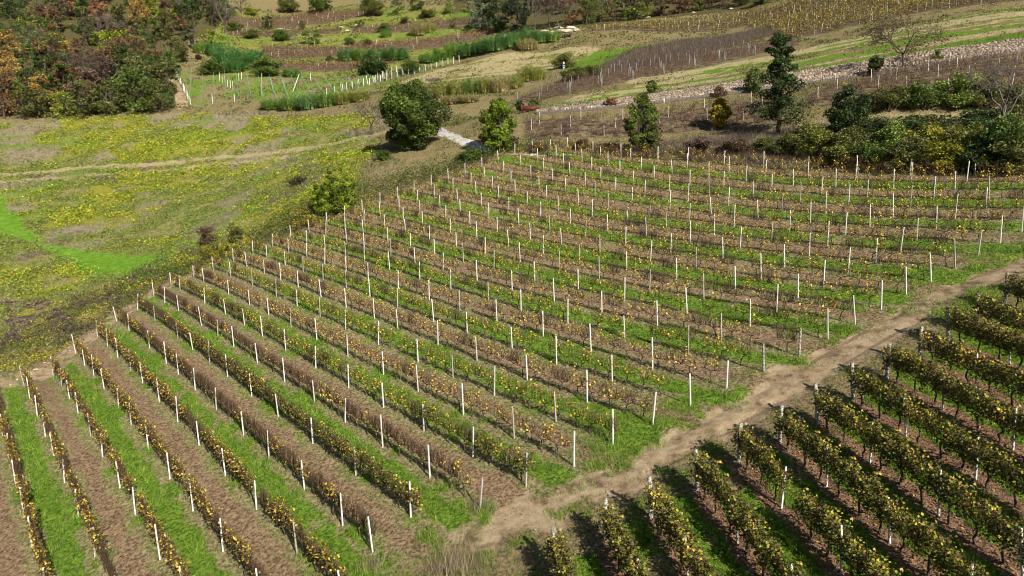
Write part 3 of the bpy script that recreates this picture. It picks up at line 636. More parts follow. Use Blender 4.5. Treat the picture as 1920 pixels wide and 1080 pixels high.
def tree_meshes(seed,h,w,kind,nleaf,leaf,bark=None,tone=(.62,1.3),nclump=None):
    r=np.random.default_rng(seed); tr=Acc(); segs=[]; cl=[]; rad=[]
    tr_r=max(.05,h*.022)
    if kind=='round':
        segs+=limb_path((0,0,-.3),(r.normal(0,.02)*h,r.normal(0,.02)*h,h*.42),tr_r*1.3,tr_r*.8,r)
        for i in range(nclump or 44):
            d=r.normal(size=3); d/=np.linalg.norm(d)
            q=r.uniform(.55,1.08)
            c=np.array([d[0]*w*.42*q,d[1]*w*.42*q,h*.50+d[2]*h*.42*q]); c[2]=max(c[2],h*.11)
            cl.append(c); rad.append(r.uniform(.07,.20)*w)
            if i%2==0: segs+=limb_path((0,0,h*r.uniform(.2,.42)),c,tr_r*.4,tr_r*.08,r)
    elif kind in('vase','oval','twin'):
        nc=nclump or 120; tops=[(0,0,1.0,1.0)] if kind!='twin' else [(-.22,0,1.0,.62),(.24,.1,.72,.58),(.02,-.2,.5,.7)]
        for i in range(nc):
            ox,oy,hs,ws=tops[i%len(tops)]
            z=r.uniform(.10,1.0); prof=(math.sin(min(1,(z+.12)/.62)*math.pi/2) if z<.5 else math.cos((z-.5)/.5*math.pi/2)**.6)
            an=r.uniform(0,2*math.pi); q=r.uniform(.25,1)**.6; rr=w*.43*ws*prof*q*r.uniform(.85,1.12)
            c=np.array([ox*w+math.cos(an)*rr,oy*w+math.sin(an)*rr,z*h*hs*.94]); cl.append(c); rad.append(w*ws*r.uniform(.07,.13)*(.75+.25*prof))
            if i%3==0: segs+=limb_path((ox*w*.3,oy*w*.3,-.1),c,tr_r*.45,tr_r*.08,r,3)
    elif kind=='cone':
        segs+=limb_path((0,0,-.4),(h*.02,0,h*.97),tr_r*1.2,tr_r*.1,r,6,.03)
        for i in range(nclump or 26):
            f=((i+.5)/(nclump or 26))**1.05; z=h*(.16+.82*f); rr=w*.5*(1-.80*f)*r.uniform(.55,1.1); an=i*2.4+r.uniform(-.5,.5)
            if .52<f<.60: rr*=.55
            e=np.array([math.cos(an)*rr,math.sin(an)*rr,z+r.uniform(-.04,.05)*h])
            for q in (.95,.6,.25): cl.append(np.array([e[0]*q,e[1]*q,z+(e[2]-z)*q])); rad.append(w*r.uniform(.08,.15)*(1.1-.55*f))
            segs+=limb_path((0,0,z-.03*h),e,tr_r*.3,tr_r*.06,r,3)
    elif kind=='spire':
        for i in range(nclump or 26):
            an=r.uniform(0,2*math.pi); q=r.uniform(0,1)**.5; b=np.array([math.cos(an)*w*.42*q,math.sin(an)*w*.42*q,0]); hh=h*(1-.62*q)*r.uniform(.65,1.0)
            for f in np.linspace(.12,.97,5): cl.append(b*(1+.15*f)+[r.normal(0,.03)*w,r.normal(0,.03)*w,hh*f]); rad.append(w*(.105-.06*f))
            segs+=limb_path((0,0,-.1),b+[0,0,hh*.9],tr_r*.4,tr_r*.08,r,3)
    elif kind=='shrub':
        for i in range(nclump or 18):
            d=r.normal(size=3); d/=np.linalg.norm(d); d[2]=abs(d[2]); q=r.uniform(.35,1)
            c=np.array([d[0]*w*.42*q,d[1]*w*.42*q,h*.14+d[2]*h*.74*q]); cl.append(c); rad.append(w*r.uniform(.13,.22)*min(1,1.4*h/w))
            segs+=limb_path((r.normal(0,.04)*w,r.normal(0,.04)*w,-.15),c,tr_r*.35,tr_r*.08,r,2)
    elif kind in('bare','bareleaf'):
        def rec(p,d,ln,rd,lv):
            q=p+d*ln; m=(p+q)/2+r.normal(0,.07*ln,3); segs.append((p,m,rd,rd*.85)); segs.append((m,q,rd*.85,rd*.7))
            if lv==0: cl.append(q); rad.append(w*.10); return
            for _ in range(3 if lv>1 else 4):
                e=d+r.normal(0,.55,3); e[2]+=.12; e/=np.linalg.norm(e); rec(q,e,ln*r.uniform(.62,.85),rd*.62,lv-1)
        z0=h*.28; segs+=limb_path((0,0,-.3),(r.normal(0,.05)*h,0,z0),tr_r*1.2,tr_r*.95,r)
        for i in range(4):
            an=i*1.6+r.uniform(-.4,.4); e=np.array([math.cos(an)*w/h*.8,math.sin(an)*w/h*.8,.8]); e/=np.linalg.norm(e); rec(np.array([0,0,z0]),e,h*.26,tr_r*.6,4)
    V,F=tubes(segs,5); tr.add(V,F)
    mt=tr.mesh('trunk',bark or M_BARK)
    mc=None
    if nleaf:
        V,F,C=crown_leaves(cl,rad,nleaf,leaf,r,tone=tone); mc=mesh('crown',V,[F],M_TREE,C)
    return mt,mc
def place_tree(name,label,cat,P,mt,mc,col,sc=(1,1,1),rz=0,group=None,crown='crown'):
    t=thing(name,label,cat,P,rz,group); t.scale=sc
    link('trunk',mt,t)
    if mc:
        o=link(crown,mc,t); o.color=tuple(col)+(1,)
    return t
def at_px(px,py): P,t=gp(px,py); return P,t
# colours are leaf albedos
C_OAK=(.085,.105,.028); C_YG=(.19,.23,.02); C_DG=(.05,.08,.02); C_MG=(.085,.13,.025); C_YEL=(.42,.33,.03); C_RUST=(.19,.10,.05); C_BRN=(.13,.085,.05); C_GOLD=(.33,.22,.06); C_OLV=(.12,.13,.035); C_PUR=(.13,.085,.065); C_GREY=(.13,.115,.10); C_LG=(.16,.22,.04)
LONE=[ # base px, base py, height px, width px, kind, colour, leaves, label, name
(768,283,131,134,'round',(.085,.125,.022),38000,'large dense dark green oak beside the white gravel road','oak_tree'),
(936,287,104,78,'oval',(.165,.24,.02),22000,'bright yellow-green fan-shaped tree at the end of the white road','fan_tree'),
(1203,288,114,74,'oval',(.125,.165,.03),14000,'ragged green tree in front of the lower terrace vines','ragged_tree'),
(1228,286,92,34,'spire',C_OLV,2400,'slender yellowing sapling leaning beside the ragged green tree','sapling'),
(1458,252,182,130,'cone',C_DG,13000,'tallest dark tree with layered open branches on the bank','layered_tree'),
(1590,262,104,92,'round',C_DG,9000,'short dark evergreen tree at the edge of the thicket','evergreen_tree'),
(1693,130,100,118,'bareleaf',C_BRN,1500,'spreading half bare tree with brown leaves beside the dry stone wall','spreading_tree'),
(1349,241,58,44,'oval',C_YEL,7000,'golden yellow bush at the edge of the terrace vines','yellow_bush'),
(1352,182,26,34,'shrub',C_BRN,700,'pale brown bush right behind the golden yellow one','brown_bush'),
(1413,173,46,46,'oval',C_MG,2600,'round mid green bush before the dry stone wall','round_bush'),
(1222,176,26,26,'oval',C_MG,900,'small green bush on top of the dry stone wall','wall_bush'),
(1640,142,40,30,'round',C_DG,1600,'small dark green tree against the dry stone wall','small_tree'),
(1757,115,24,21,'shrub',C_LG,900,'little bright green bush against the dry stone wall','green_bush'),
(1146,200,23,32,'shrub',C_RUST,900,'low rusty brown bush at the foot of the wall','rusty_bush'),
(965,282,36,25,'shrub',C_PUR,900,'dark purple-brown bush behind the yellow-green fan tree','purple_bush'),
(1000,200,22,36,'shrub',C_OLV,500,'olive bush growing behind the dark red trough','olive_bush'),
(975,210,24,18,'round',C_DG,600,'dark little bush left of the dark red trough','dark_bush'),
(632,393,122,94,'spire',(.19,.26,.022),17000,'big yellow-green bush with upright spires on the field edge','spired_bush'),
(566,338,54,58,'bare',C_GREY,0,'leafless grey shrub in the meadow above the spired bush','bare_shrub'),
(698,253,64,56,'bareleaf',C_BRN,120,'twisted leafless fruit tree beside the large oak','twisted_tree'),
(560,346,22,44,'shrub',(.045,.04,.025),700,'low dark bush at the foot of the leafless grey shrub','low_bush'),
(388,460,48,36,'shrub',C_BRN,1500,'brown-leaved bush at the field edge beside an olive one','brown_edge_bush'),
(443,456,46,44,'shrub',C_OLV,1700,'olive bush at the field edge beside a brown-leaved one','olive_edge_bush'),
(408,482,30,84,'shrub',(.20,.19,.02),1900,'low spreading yellow bush just beyond the field edge posts','spreading_bush'),
(570,428,44,66,'shrub',(.24,.21,.03),2000,'golden olive bush between the spired bush and edge posts','golden_bush'),
(1878,262,150,90,'bare',C_GREY,0,'tall leafless grey shrub rising from the thicket','grey_tree'),
]
BANKS=[(1510,278,50,70,C_OLV,'dull olive shrub between the tallest dark tree and the thicket'),(1570,312,44,80,(.13,.14,.03),'low yellowing shrub at the front of the thicket'),(1632,316,50,90,C_MG,'low green shrub at the front of the thicket'),(1700,318,54,96,C_OLV,'low olive shrub at the front of the thicket'),(1770,320,54,96,(.20,.20,.025),'low yellow-green shrub at the front of the thicket'),(1838,322,58,100,C_DG,'low dark shrub at the front of the thicket'),(1905,326,60,100,C_OLV,'low olive shrub at the thicket\'s outer front'),(1610,282,46,80,C_DG,'dark shrub in the middle of the thicket'),(1700,280,54,96,C_DG,'broad dark shrub in the middle of the thicket'),(1790,282,58,100,C_DG,'large dark shrub in the middle of the thicket'),(1880,284,64,100,C_OAK,'large deep olive shrub in the middle of the thicket'),(1620,206,30,60,C_OLV,'small olive hedge bush at the near end of the upper hedge'),(1480,292,42,60,C_OLV,'olive brush under the tallest dark tree'),(1535,300,56,80,(.16,.17,.03),'yellowish brush below the short dark evergreen'),(1600,303,62,90,C_OLV,'first olive shrub of the bank thicket'),(1665,300,72,100,C_LG,'bright leafy shrub of the bank thicket'),(1735,300,66,96,(.21,.20,.025),'yellow-leaved shrub of the bank thicket'),(1800,308,76,100,(.15,.16,.03),'tall mottled shrub of the bank thicket'),(1868,312,84,110,C_MG,'green end shrub of the bank thicket'),(1930,318,96,90,C_LG,'bright green shrub at the thicket\'s outer end'),
(1560,268,34,60,C_DG,'dark shrub at the foot of the short evergreen'),(1650,262,40,90,C_DG,'dark shrub on the upper edge of the thicket'),(1740,258,44,100,C_OLV,'olive shrub on the upper edge of the thicket'),(1840,256,48,110,C_DG,'deep green shrub on the upper edge of the thicket'),
(1665,208,46,80,C_OLV,'olive hedge bush on the upper terrace'),(1730,205,54,90,C_MG,'green hedge bush on the upper terrace'),(1795,203,62,90,C_LG,'bright green hedge bush on the upper terrace'),(1850,203,58,80,C_OLV,'yellowing hedge bush on the upper terrace'),(1905,225,60,60,C_OLV,'olive bush under the tall leafless shrub'),
(1010,285,12,40,C_BRN,'low brown brush beside the white road'),(1090,280,14,50,C_BRN,'low brown brush on the bank behind the top vine row'),(1310,288,22,70,C_PUR,'purple-brown brush on the bank'),(1375,290,26,70,C_BRN,'pale brown brush on the bank'),(1430,285,24,60,C_OLV,'olive brush on the bank'),
(720,300,18,40,C_MG,'small green bush in the shade below the oak'),(880,302,14,60,C_MG,'small green bush under the white road')]
for i,(bx,by,hp,wp,kd,col,nl,lab,nm_) in enumerate(LONE):
    P,t=at_px(bx,by); h=hp*t/FPX; wd=wp*t/FPX
    mt,mc=tree_meshes(100+i,h,wd,kd,nl,max(.12,.21*t/100)*(1.3 if kd in('cone','round') else 1),M_GREYBARK if kd in('bare',) else None,tone=(.42,1.45))
    place_tree(nm_,lab,'tree' if 'tree' in nm_ or nm_=='sapling' else 'bush',P,mt,mc,col,rz=i*1.3)
SHR=[tree_meshes(300+i,1.0,1.0,'shrub',5200,.046,tone=(.55,1.35),nclump=24) for i in range(5)]
for i,(bx,by,hp,wp,col,lab) in enumerate(BANKS):
    col=tuple(np.array(col)*1.12); P,t=at_px(bx,by); wd=wp*t/FPX; h=max(hp*t/FPX*1.2,.5*wd); wd,h=(wd*1.35,h*.72) if 'bramble' in lab else (wd,h); mt,mc=SHR[i%5]
    place_tree('bramble_bush' if 'bramble' in lab else 'bank_shrub',lab,'bush',P,mt,mc,col,(wd,wd,h*1.05),i*1.7,'shrubs on the banks',crown='foliage')
# woods: a tree of every tint, copied over the slopes
PROTO=[tree_meshes(400+i,10,7.5 if i%3 else 9,'round',2300,.40,tone=(.5,1.4),nclump=26) for i in range(6)]+[tree_meshes(420+i,11,5.5,'oval',1800,.38,nclump=22) for i in range(2)]+[tree_meshes(430,10,7,'bare',0,0,M_GREYBARK),tree_meshes(431,10,7,'bareleaf',650,.4)]
PAL=[(C_OAK,'dark olive',3),(C_MG,'mid green',2.4),(C_OLV,'olive',2.4),(C_RUST,'rust brown',2.2),(C_GOLD,'golden',1.0),(C_BRN,'brown',1.6),(C_PUR,'purple-brown',.9),(C_DG,'deep green',2.2),(C_YG,'yellow-green',.7)]
def wood(spots,group,place,rng):
    rows={}
    for (x,y,z,h,wd,col,cn,pi) in spots:
        rows.setdefault(cn,[]).append((x,y,z,h,wd,col,pi))
    for cn,ls in rows.items():
        ls.sort(key=lambda s:proj(np.array(s[:3]))[0])
        for j,(x,y,z,h,wd,col,pi) in enumerate(ls):
            mt,mc=PROTO[pi]; bw=7.5
            kind='leafless' if pi==8 else cn
            place_tree('woodland_tree',f"{kind} tree, {ordn(j+1)} {cn} one from the left in the {place}",'tree',(x,y,z),mt,mc,np.array(col)*rng.uniform(1.0,1.4),(wd/bw,wd/bw,h/10),rng.uniform(0,6.28),group)
rw=np.random.default_rng(21)
first=[(8,222,92,70,C_RUST,'rust brown',3),(40,222,70,44,C_MG,'mid green',6),(72,222,66,76,C_OLV,'olive',1),(85,195,62,60,C_GOLD,'golden',4),(122,222,62,46,C_YG,'yellow-green',0),(160,222,72,66,C_OAK,'dark olive',2),(205,220,74,66,C_OLV,'olive',5),(262,214,104,82,C_MG,'mid green',1),(300,212,66,56,C_OLV,'olive',3),(285,180,78,72,C_OAK,'dark olive',0),(200,190,80,84,C_PUR,'purple-brown',2),(130,175,70,64,C_RUST,'rust brown',1),(20,180,88,52,C_GOLD,'golden',4),(60,170,86,56,C_MG,'mid green',7),(240,160,84,76,C_DG,'deep green',5),(110,125,64,66,C_GOLD,'golden',3)]
spots=[]; taken=[]
for bx,by,hp,wp,col,cn,pi in first:
    P,t=at_px(bx,by); spots.append((P[0],P[1],P[2]-.3,hp*t/FPX,wp*t/FPX,col,cn,pi)); taken.append(P[:2])
B=np.array([c for c in Z['wood']]); lo,hi=B.min(0),B.max(0)
wts=np.array([p[2] for p in PAL])/sum(p[2] for p in PAL)
def fill(zone,n,mind,spots,taken,hr,prow=.08):
    B=Z[zone]; lo,hi=B.min(0),B.max(0); tries=0
    while n and tries<6000:
        tries+=1; p=rw.uniform(lo,hi)
        if poly_sd(np.array([p[0]]),np.array([p[1]]),B)[0]<1.0: continue
        z=GZ(p[0],p[1]); x,y,d=proj(np.array([p[0],p[1],z+4]))
        if x<-50 or x>1970 or y<-70: continue
        if taken and min(np.hypot(p[0]-q[0],p[1]-q[1]) for q in taken)<mind: continue
        c=PAL[rw.choice(len(PAL),p=wts)]; u=rw.random()
        pi=8 if u<prow else 9 if u<prow*1.6 else int(rw.integers(0,8)); h=rw.uniform(*hr)
        spots.append((p[0],p[1],z-.3,h,h*rw.uniform(.62,.95),c[0],'bare grey' if pi==8 else c[1],pi)); taken.append(p); n-=1
fill('wood',130,4.7,spots,taken,(8.5,13.5))
for bx,by,hp,wp,col,cn,pi in [(362,92,92,58,C_DG,'deep green',6),(398,92,40,42,C_YG,'yellow-green',0),(345,60,70,50,C_OAK,'dark olive',1),(305,75,60,46,C_OLV,'olive',2),(420,62,70,50,C_GREY,'bare grey',8),(330,50,80,46,C_GREY,'bare grey',8),(412,38,50,46,C_MG,'mid green',3),(330,118,60,56,C_OLV,'olive',5),(318,140,50,50,C_MG,'mid green',4)]:
    P,t=at_px(bx,by); spots.append((P[0],P[1],P[2]-.3,hp*t/FPX,wp*t/FPX,col,cn,pi))
wood(spots,'trees of the wooded hillside','hillside wood',rw)
spots=[];taken=[]
for bx,by,hp,wp,col,cn,pi in [(905,56,52,52,(.13,.17,.10),'grey-green',0),(940,60,66,54,C_DG,'deep green',1),(972,62,72,50,(.03,.045,.02),'deep green',2),(1003,60,66,40,C_GREY,'bare grey',8),(1030,58,66,36,C_BRN,'brown',9),(1052,56,60,34,C_GREY,'bare grey',8),(1076,48,60,42,C_RUST,'rust brown',3),(1100,46,52,42,C_MG,'mid green',4),(1126,42,46,34,C_OLV,'olive',5),(1152,40,48,34,C_GOLD,'golden',6),(1192,38,54,58,C_LG,'bright green',0),(1240,30,40,44,C_BRN,'brown',1),(1275,26,40,40,C_RUST,'rust brown',2),(1312,20,40,40,C_OLV,'olive',4),(1350,15,36,40,C_BRN,'brown',3),(1388,11,34,40,C_DG,'deep green',5),(1430,8,30,40,C_MG,'mid green',1)]:
    P,t=at_px(bx,by); spots.append((P[0],P[1],P[2]-.3,hp*1.15*t/FPX,wp*1.1*t/FPX,col,cn,pi)); taken.append(P[:2])
fill('wood2',46,5.2,spots,taken,(11,16),.2)
wood(spots,'trees of the ridge wood','ridge wood',rw)
# scattered trees and bushes of the far terraces
FAR=[(502,56,30,30,C_DG,0,'dark green round tree standing alone on the far terraces'),(585,84,34,52,C_LG,1,'broad yellow-green tree standing alone on the far terraces'),(567,56,18,16,C_DG,2,'small dark tree directly behind the broad yellow-green one'),(452,26,40,28,C_GREY,9,'greyish brown tree at the foot of the top meadow'),(745,28,30,26,C_DG,3,'small dark tree on the terrace bank below the ridge trees'),(850,54,20,22,C_OLV,4,'round olive tree on the end of a far terrace'),(845,26,34,30,C_LG,5,'bright green tree below the ridge trees'),(430,30,24,36,C_MG,0,'green bush beside the greyish brown tree'),(470,28,16,36,C_YG,1,'yellow-green bush beside the greyish brown tree'),(600,24,16,70,C_MG,2,'long green bush under the top meadow'),(540,24,14,60,C_OLV,3,'olive bush under the top meadow'),(690,14,22,40,C_MG,4,'green bush at the end of the top meadow'),(530,76,16,50,C_MG,5,'low dark green bush on a far bank'),(470,72,18,44,C_OLV,0,'low olive bush on a far bank'),(440,58,20,40,C_MG,1,'green bush at the wood\'s outer corner'),(675,52,16,22,C_DG,2,'little dark bush below a bare terrace'),(655,84,12,30,C_MG,3,'little green bush near the reed tuft'),(690,84,10,26,C_OLV,4,'little olive bush near the reed tuft'),(620,114,14,24,C_MG,5,'little green bush on the lowest far terrace'),(760,44,14,30,C_OLV,1,'low scrub bush on the terrace bank'),(800,34,16,40,C_OLV,2,'wide scrub bush below the ridge trees'),(720,60,14,36,C_OLV,3,'grey-olive scrub bush on a middle bank'),(700,30,20,60,C_OLV,4,'scrubby olive bush left of the small dark tree'),(780,20,26,40,C_MG,5,'green bush among the ridge trees'),(553,112,66,16,C_GREY,8,'thin leafless tree among the far vines'),(880,24,30,40,C_GOLD,6,'pale golden tree at the end of the ridge wood'),(700,140,14,90,C_DG,0,'dark green bramble bank above the white fence posts'),(500,142,14,80,C_MG,1,'green bramble bank above the fenced plot'),(400,140,18,60,C_MG,2,'green bramble bank at the top of the fence'),(770,138,16,60,C_MG,4,'green bramble below the long reed bed'),(1056,128,8,60,C_OLV,3,'low olive scrub near the trail marker'),(1075,150,22,70,C_OLV,0,'dark olive scrub below the trail marker'),(1110,142,18,50,C_OLV,2,'olive scrub at the end of the purple brush'),(812,165,20,26,C_GREY,9,'small grey bush showing above the large oak'),(372,112,12,16,(.04,.03,.02),3,'small dark brush heap beside the reeds'),(408,112,14,20,(.04,.03,.02),4,'larger dark brush heap under the reeds')]
for i,(bx,by,hp,wp,col,pi,lab) in enumerate(FAR):
    P,t=at_px(bx,by); h=hp*t/FPX; wd=wp*t/FPX
    wd*=.85; h=max(h,.62*wd); col=tuple(np.array(col)*1.35); sh=h<.75*wd or h<3; mt,mc=(SHR[pi%5] if sh and pi<8 else PROTO[pi]); b=(1,1) if sh and pi<8 else (7.5,10)
    place_tree('terrace_bush' if sh else 'terrace_tree',lab,'bush' if sh else 'tree',(P[0],P[1],P[2]-.1),mt,mc,col,(wd/b[0],wd/b[0],h/b[1]),i*2.1)
# giant reeds
def reed_mesh(seed,n=90,h=3.6,rx=1.5):
    r=np.random.default_rng(seed); A=Acc()
    q=np.sqrt(r.random(n)); an=r.uniform(0,6.28,n); P=np.stack([np.cos(an)*q*rx,np.sin(an)*q*rx,0*q-.1],1)
    H=h*(1-.3*q**2)*r.uniform(.75,1.05,n); ln=np.stack([np.cos(an)*q*.45+r.normal(0,.12,n),np.sin(an)*q*.45+r.normal(0,.12,n)],1)
    for i in range(n):
        top=P[i]+[ln[i,0]*H[i]*.45,ln[i,1]*H[i]*.45,H[i]]
        pass
    T=P+np.stack([ln[:,0]*H*.45,ln[:,1]*H*.45,H],1)
    side=np.stack([-np.sin(an),np.cos(an),0*an],1)*.03
    V=np.stack([P-side,P+side,T],1).reshape(-1,3); A.add(V,np.arange(3*n).reshape(n,3),np.repeat(r.uniform(.8,1.2,(n,1))*[1.1,1,.8],3,axis=0))
    m=n*16; k=r.integers(0,n,m); f=r.uniform(.18,1,m)[:,None]; B=P[k]*(1-f)+T[k]*f
    a2=r.uniform(0,6.28,m); L_=r.uniform(.35,.75,m); d=np.stack([np.cos(a2)*L_,np.sin(a2)*L_,L_*r.uniform(-.1,.8,m)],1); s2=np.stack([-np.sin(a2),np.cos(a2),0*a2],1)*.06
    V=np.stack([B-s2,B+s2,B+d],1).reshape(-1,3); A.add(V,np.arange(3*m).reshape(m,3),np.repeat(r.uniform(.65,1.35,(m,1))*np.ones((1,3)),3,axis=0))
    return A.mesh('reeds',M_TREE)
RD=[reed_mesh(500+i) for i in range(4)]
C_RB=(.17,.36,.12); C_RP=(.42,.46,.13); C_RT=(.52,.47,.24); C_RG=(.24,.42,.09)
REED=[(425,122,50,50,C_RB),(455,128,46,54,C_RB),(480,118,34,44,C_RB),(405,104,34,34,C_RB),(378,100,28,30,C_RG),(440,135,30,40,C_RB),(548,144,22,34,C_RG),(652,114,26,38,C_RB),(680,114,28,40,C_RG),(708,114,26,40,C_RB),(742,112,26,52,C_RB),(725,70,17,22,C_RG),(786,66,30,36,C_RT),(806,60,20,24,C_RP),
(855,104,30,40,C_RG),(880,106,30,44,C_RB),(905,100,32,44,C_RB),(930,96,34,46,C_RB),(955,90,34,46,C_RB),(985,82,34,46,C_RB),(1012,80,26,36,C_RB),(1034,78,26,34,C_RG),(988,94,26,40,C_RT),(830,112,26,40,C_RG),(805,118,20,40,C_RG),
(545,206,36,44,C_RG),(580,205,40,46,C_RB),(612,200,38,44,C_RG),(645,195,34,44,C_RP),(675,190,30,40,C_RP),(510,205,26,40,C_RG),(312,196,30,26,C_RB),
(832,182,38,44,C_RP),(858,180,38,44,C_RP),(885,176,38,44,C_RG),(910,174,38,40,C_RP),(938,172,42,40,C_RT),(966,165,30,36,C_RP),(990,152,40,44,C_RP),(1008,150,34,36,C_RP),(845,195,22,40,C_RT),(880,192,20,40,C_RT)]
for i,(bx,by,hp,wp,col) in enumerate(REED):
    P,t=at_px(bx,by); h=hp*t/FPX; wd=wp*t/FPX
    cn={C_RB:'blue-green',C_RP:'pale yellow-green',C_RT:'straw coloured',C_RG:'fresh green'}[col]
    zone='patch by the wood' if bx<500 else 'tuft on the far terraces' if by<116 and bx<800 and bx>500 else 'reed bed above the mown field' if by<120 else 'belt above the meadow' if bx<700 else 'belt behind the large oak'
    REED[i]=(zone,cn,bx,P,h*(.8 if by>140 else .78 if bx<500 else .92),wd,col,t)
for zone in sorted({r[0] for r in REED}):
    for j,(z_,cn,bx,P,h,wd,col,t) in enumerate(sorted([r for r in REED if r[0]==zone],key=lambda r:r[2])):
        o=thing('giant_reed_clump',f"{cn} reed clump, {ordn(j+1)} from left in the {zone}",'reeds',(P[0],P[1],P[2]),j*1.9,'giant reed clumps',RD[j%4]); o.scale=(wd/3.6,wd/3.6,h/3.6); o.color=col+(1,)
# ------------------------------------------------------------------ dry stone wall, small things
def curve3(px): 
    a=np.array(px,float); return march(a[:,0],a[:,1])[0]
def resample(P,step):
    d=np.concatenate([[0],np.cumsum(np.linalg.norm(np.diff(P,axis=0),axis=1))]); s=np.arange(0,d[-1],step)
    return np.stack([np.interp(s,d,P[:,i]) for i in range(3)],1)
wb=curve3([(1008,213),(1080,208),(1150,202),(1300,184),(1450,165),(1600,146),(1750,122),(1850,108),(1960,92)])
wt=curve3([(1008,204),(1080,196),(1150,189),(1300,168),(1450,144),(1600,121),(1750,97),(1850,84),(1960,68)])
rs=np.random.default_rng(31); n=1200
u=np.linspace(0,1,n)
dl=lambda P: np.concatenate([[0],np.cumsum(np.linalg.norm(np.diff(P,axis=0),axis=1))])
lb=dl(wb); Bp=np.stack([np.interp(u*lb[-1],lb,wb[:,i]) for i in range(3)],1); lt=np.interp(u*lb[-1],lb,dl(wt)); Tp=np.stack([np.interp(lt,dl(wt),wt[:,i]) for i in range(3)],1)
A=Acc()
along=np.gradient(Bp,axis=0); along/=np.linalg.norm(along,axis=1,keepdims=True)
outw=np.cross(along,[0,0,1]); outw*=np.sign((outw[:,1]*-1))[:,None]
courses=15
for c in range(courses):
    s=-rs.uniform(0,.5)
    while s<lb[-1]:
        wd=rs.uniform(.2,.62); m=np.clip((s+wd/2)/lb[-1],0,1)*(n-1); i=int(m); 
        f=(c+.5)/courses; P=Bp[i]*(1-f)+Tp[i]*f; hgt=np.linalg.norm(Tp[i]-Bp[i])/courses
        rot=math.atan2(along[i][1],along[i][0])
        V,F=box((0,0,0),(wd*.94,.45,max(.12,hgt*.95)*rs.uniform(.75,1.05))); V=V*(1+rs.normal(0,.10,V.shape)); cr,sr=math.cos(rot),math.sin(rot)
        V=V@np.array([[cr,sr,0],[-sr,cr,0],[0,0,1]]); V+=P+outw[i]*rs.uniform(.0,.14)+[0,0,.12]; A.add(V,F,np.ones((8,3))*rs.uniform(.55,1.3))
        s+=wd
t=NT("wall_stone"); a=t.n("ShaderNodeAttribute",attribute_name="tint").outputs['Color']; nz=t.noise(2.5,4,.65,t.n("ShaderNodeTexCoord").outputs['Object'])
M_WALL=t.surf(t.mix(1.0,t.ramp(nz,[(.36,(.11,.085,.065)),(.5,(.25,.195,.15)),(.66,(.38,.32,.25))]),a,'MULTIPLY'),.95,nz,.5,.03)
w_=link('dry_stone_wall',A.mesh('dry_stone_wall',M_WALL)); w_['label']='long dry stone retaining wall crossing the slope above the lower terrace'; w_['category']='wall'
KP=Bp[::12]+outw[::12]*.5; prof=[(-.16,-.2),(-.16,.24),(.14,.26),(.14,-.2)]; V=np.array([KP[i]+outw[::12][i]*a_+np.array([0,0,b_+rs.normal(0,.01)]) for i in range(len(KP)) for a_,b_ in prof])
A=Acc(); A.add(V,np.array([[4*i+j_,4*i+j_+1,4*i+j_+5,4*i+j_+4] for i in range(len(KP)-1) for j_ in range(3)]))
k_=link('drain_kerb',A.mesh('drain_kerb',M_KERB)); k_['label']='dark low kerb running along the foot of the dry stone wall'; k_['category']='kerb'
def simple(name,label,cat,P,parts,rz=0,group=None):
    t=thing(name,label,cat,P,rz,group)
    for nm_,V,F,m in parts: link(nm_,mesh(nm_,V,[F],m),t)
    return t
def cat_boxes(bs):
    V=[];F=[];k=0
    for b in bs: v,f=box(*b); V.append(v);F.append(f+k);k+=len(v)
    return np.concatenate(V),np.concatenate(F)
for i,px in enumerate([(1065,209),(1109,206),(1245,193),(1314,184),(1501,159),(1544,153),(1669,133),(1712,126),(1802,113)]):
    P,_=at_px(*px); simple('kerb_stub',f"short pale stub at the drain kerb, {ordn(i+1)} from the dark red trough",'stub',P,[('stub',*box((0,0,.3),(.16,.16,.7),0,.9),M_CONC)],group='pale stubs along the drain kerb')
P,t_=at_px(995,209)
V1,F1=cat_boxes([((0,-.45,.42),(2.9,.06,.55),0,1),((0,.45,.42),(2.9,.06,.55),0,1),((-1.42,0,.42),(.06,.84,.55),0,1),((1.42,0,.42),(.06,.84,.55),0,1)])
simple('feed_trough','dark red rusty metal trough at the end of the dry stone wall','trough',P+[0,0,.05],[('side_panels',V1,F1,M_RUST),('floor_plate',*box((0,0,.2),(2.78,.8,.05)),M_RUST),('end_plate',*box((-1.6,-.1,.55),(.28,.9,1.1)),M_RUST)]+[('leg',*box((sx*1.3,sy*.38,.0),(.09,.09,.34)),M_RUST) for sx in(-1,1) for sy in(-1,1)],.15)
P,t_=at_px(1057,136)
simple('trail_marker','small white and blue marker on a thin pole in the green slope','marker',P,[('pole',*box((0,0,.85),(.09,.09,2.1)),M_METAL),('cap',*box((0,0,2.35),(.42,.34,.45),0,.7),M_WHITE),('plate',*box((0,-.08,1.62),(.62,.06,.42)),M_BLUE),('lower_plate',*box((0,-.08,1.15),(.36,.06,.3)),M_WHITE)],.1)
for i in range(4):
    P,t_=at_px(1055+i*4.6,70.5-i*.6); simple('hive_box',f"small dark box, {ordn(i+1)} from the reeds in the row below the pale rocks",'box',P,[('box',*box((0,0,.45),(.52,.5,.9)),M_DARK),('lid',*box((0,0,.95),(.6,.58,.1)),M_KERB)],.2,'dark boxes under the pale rocks')
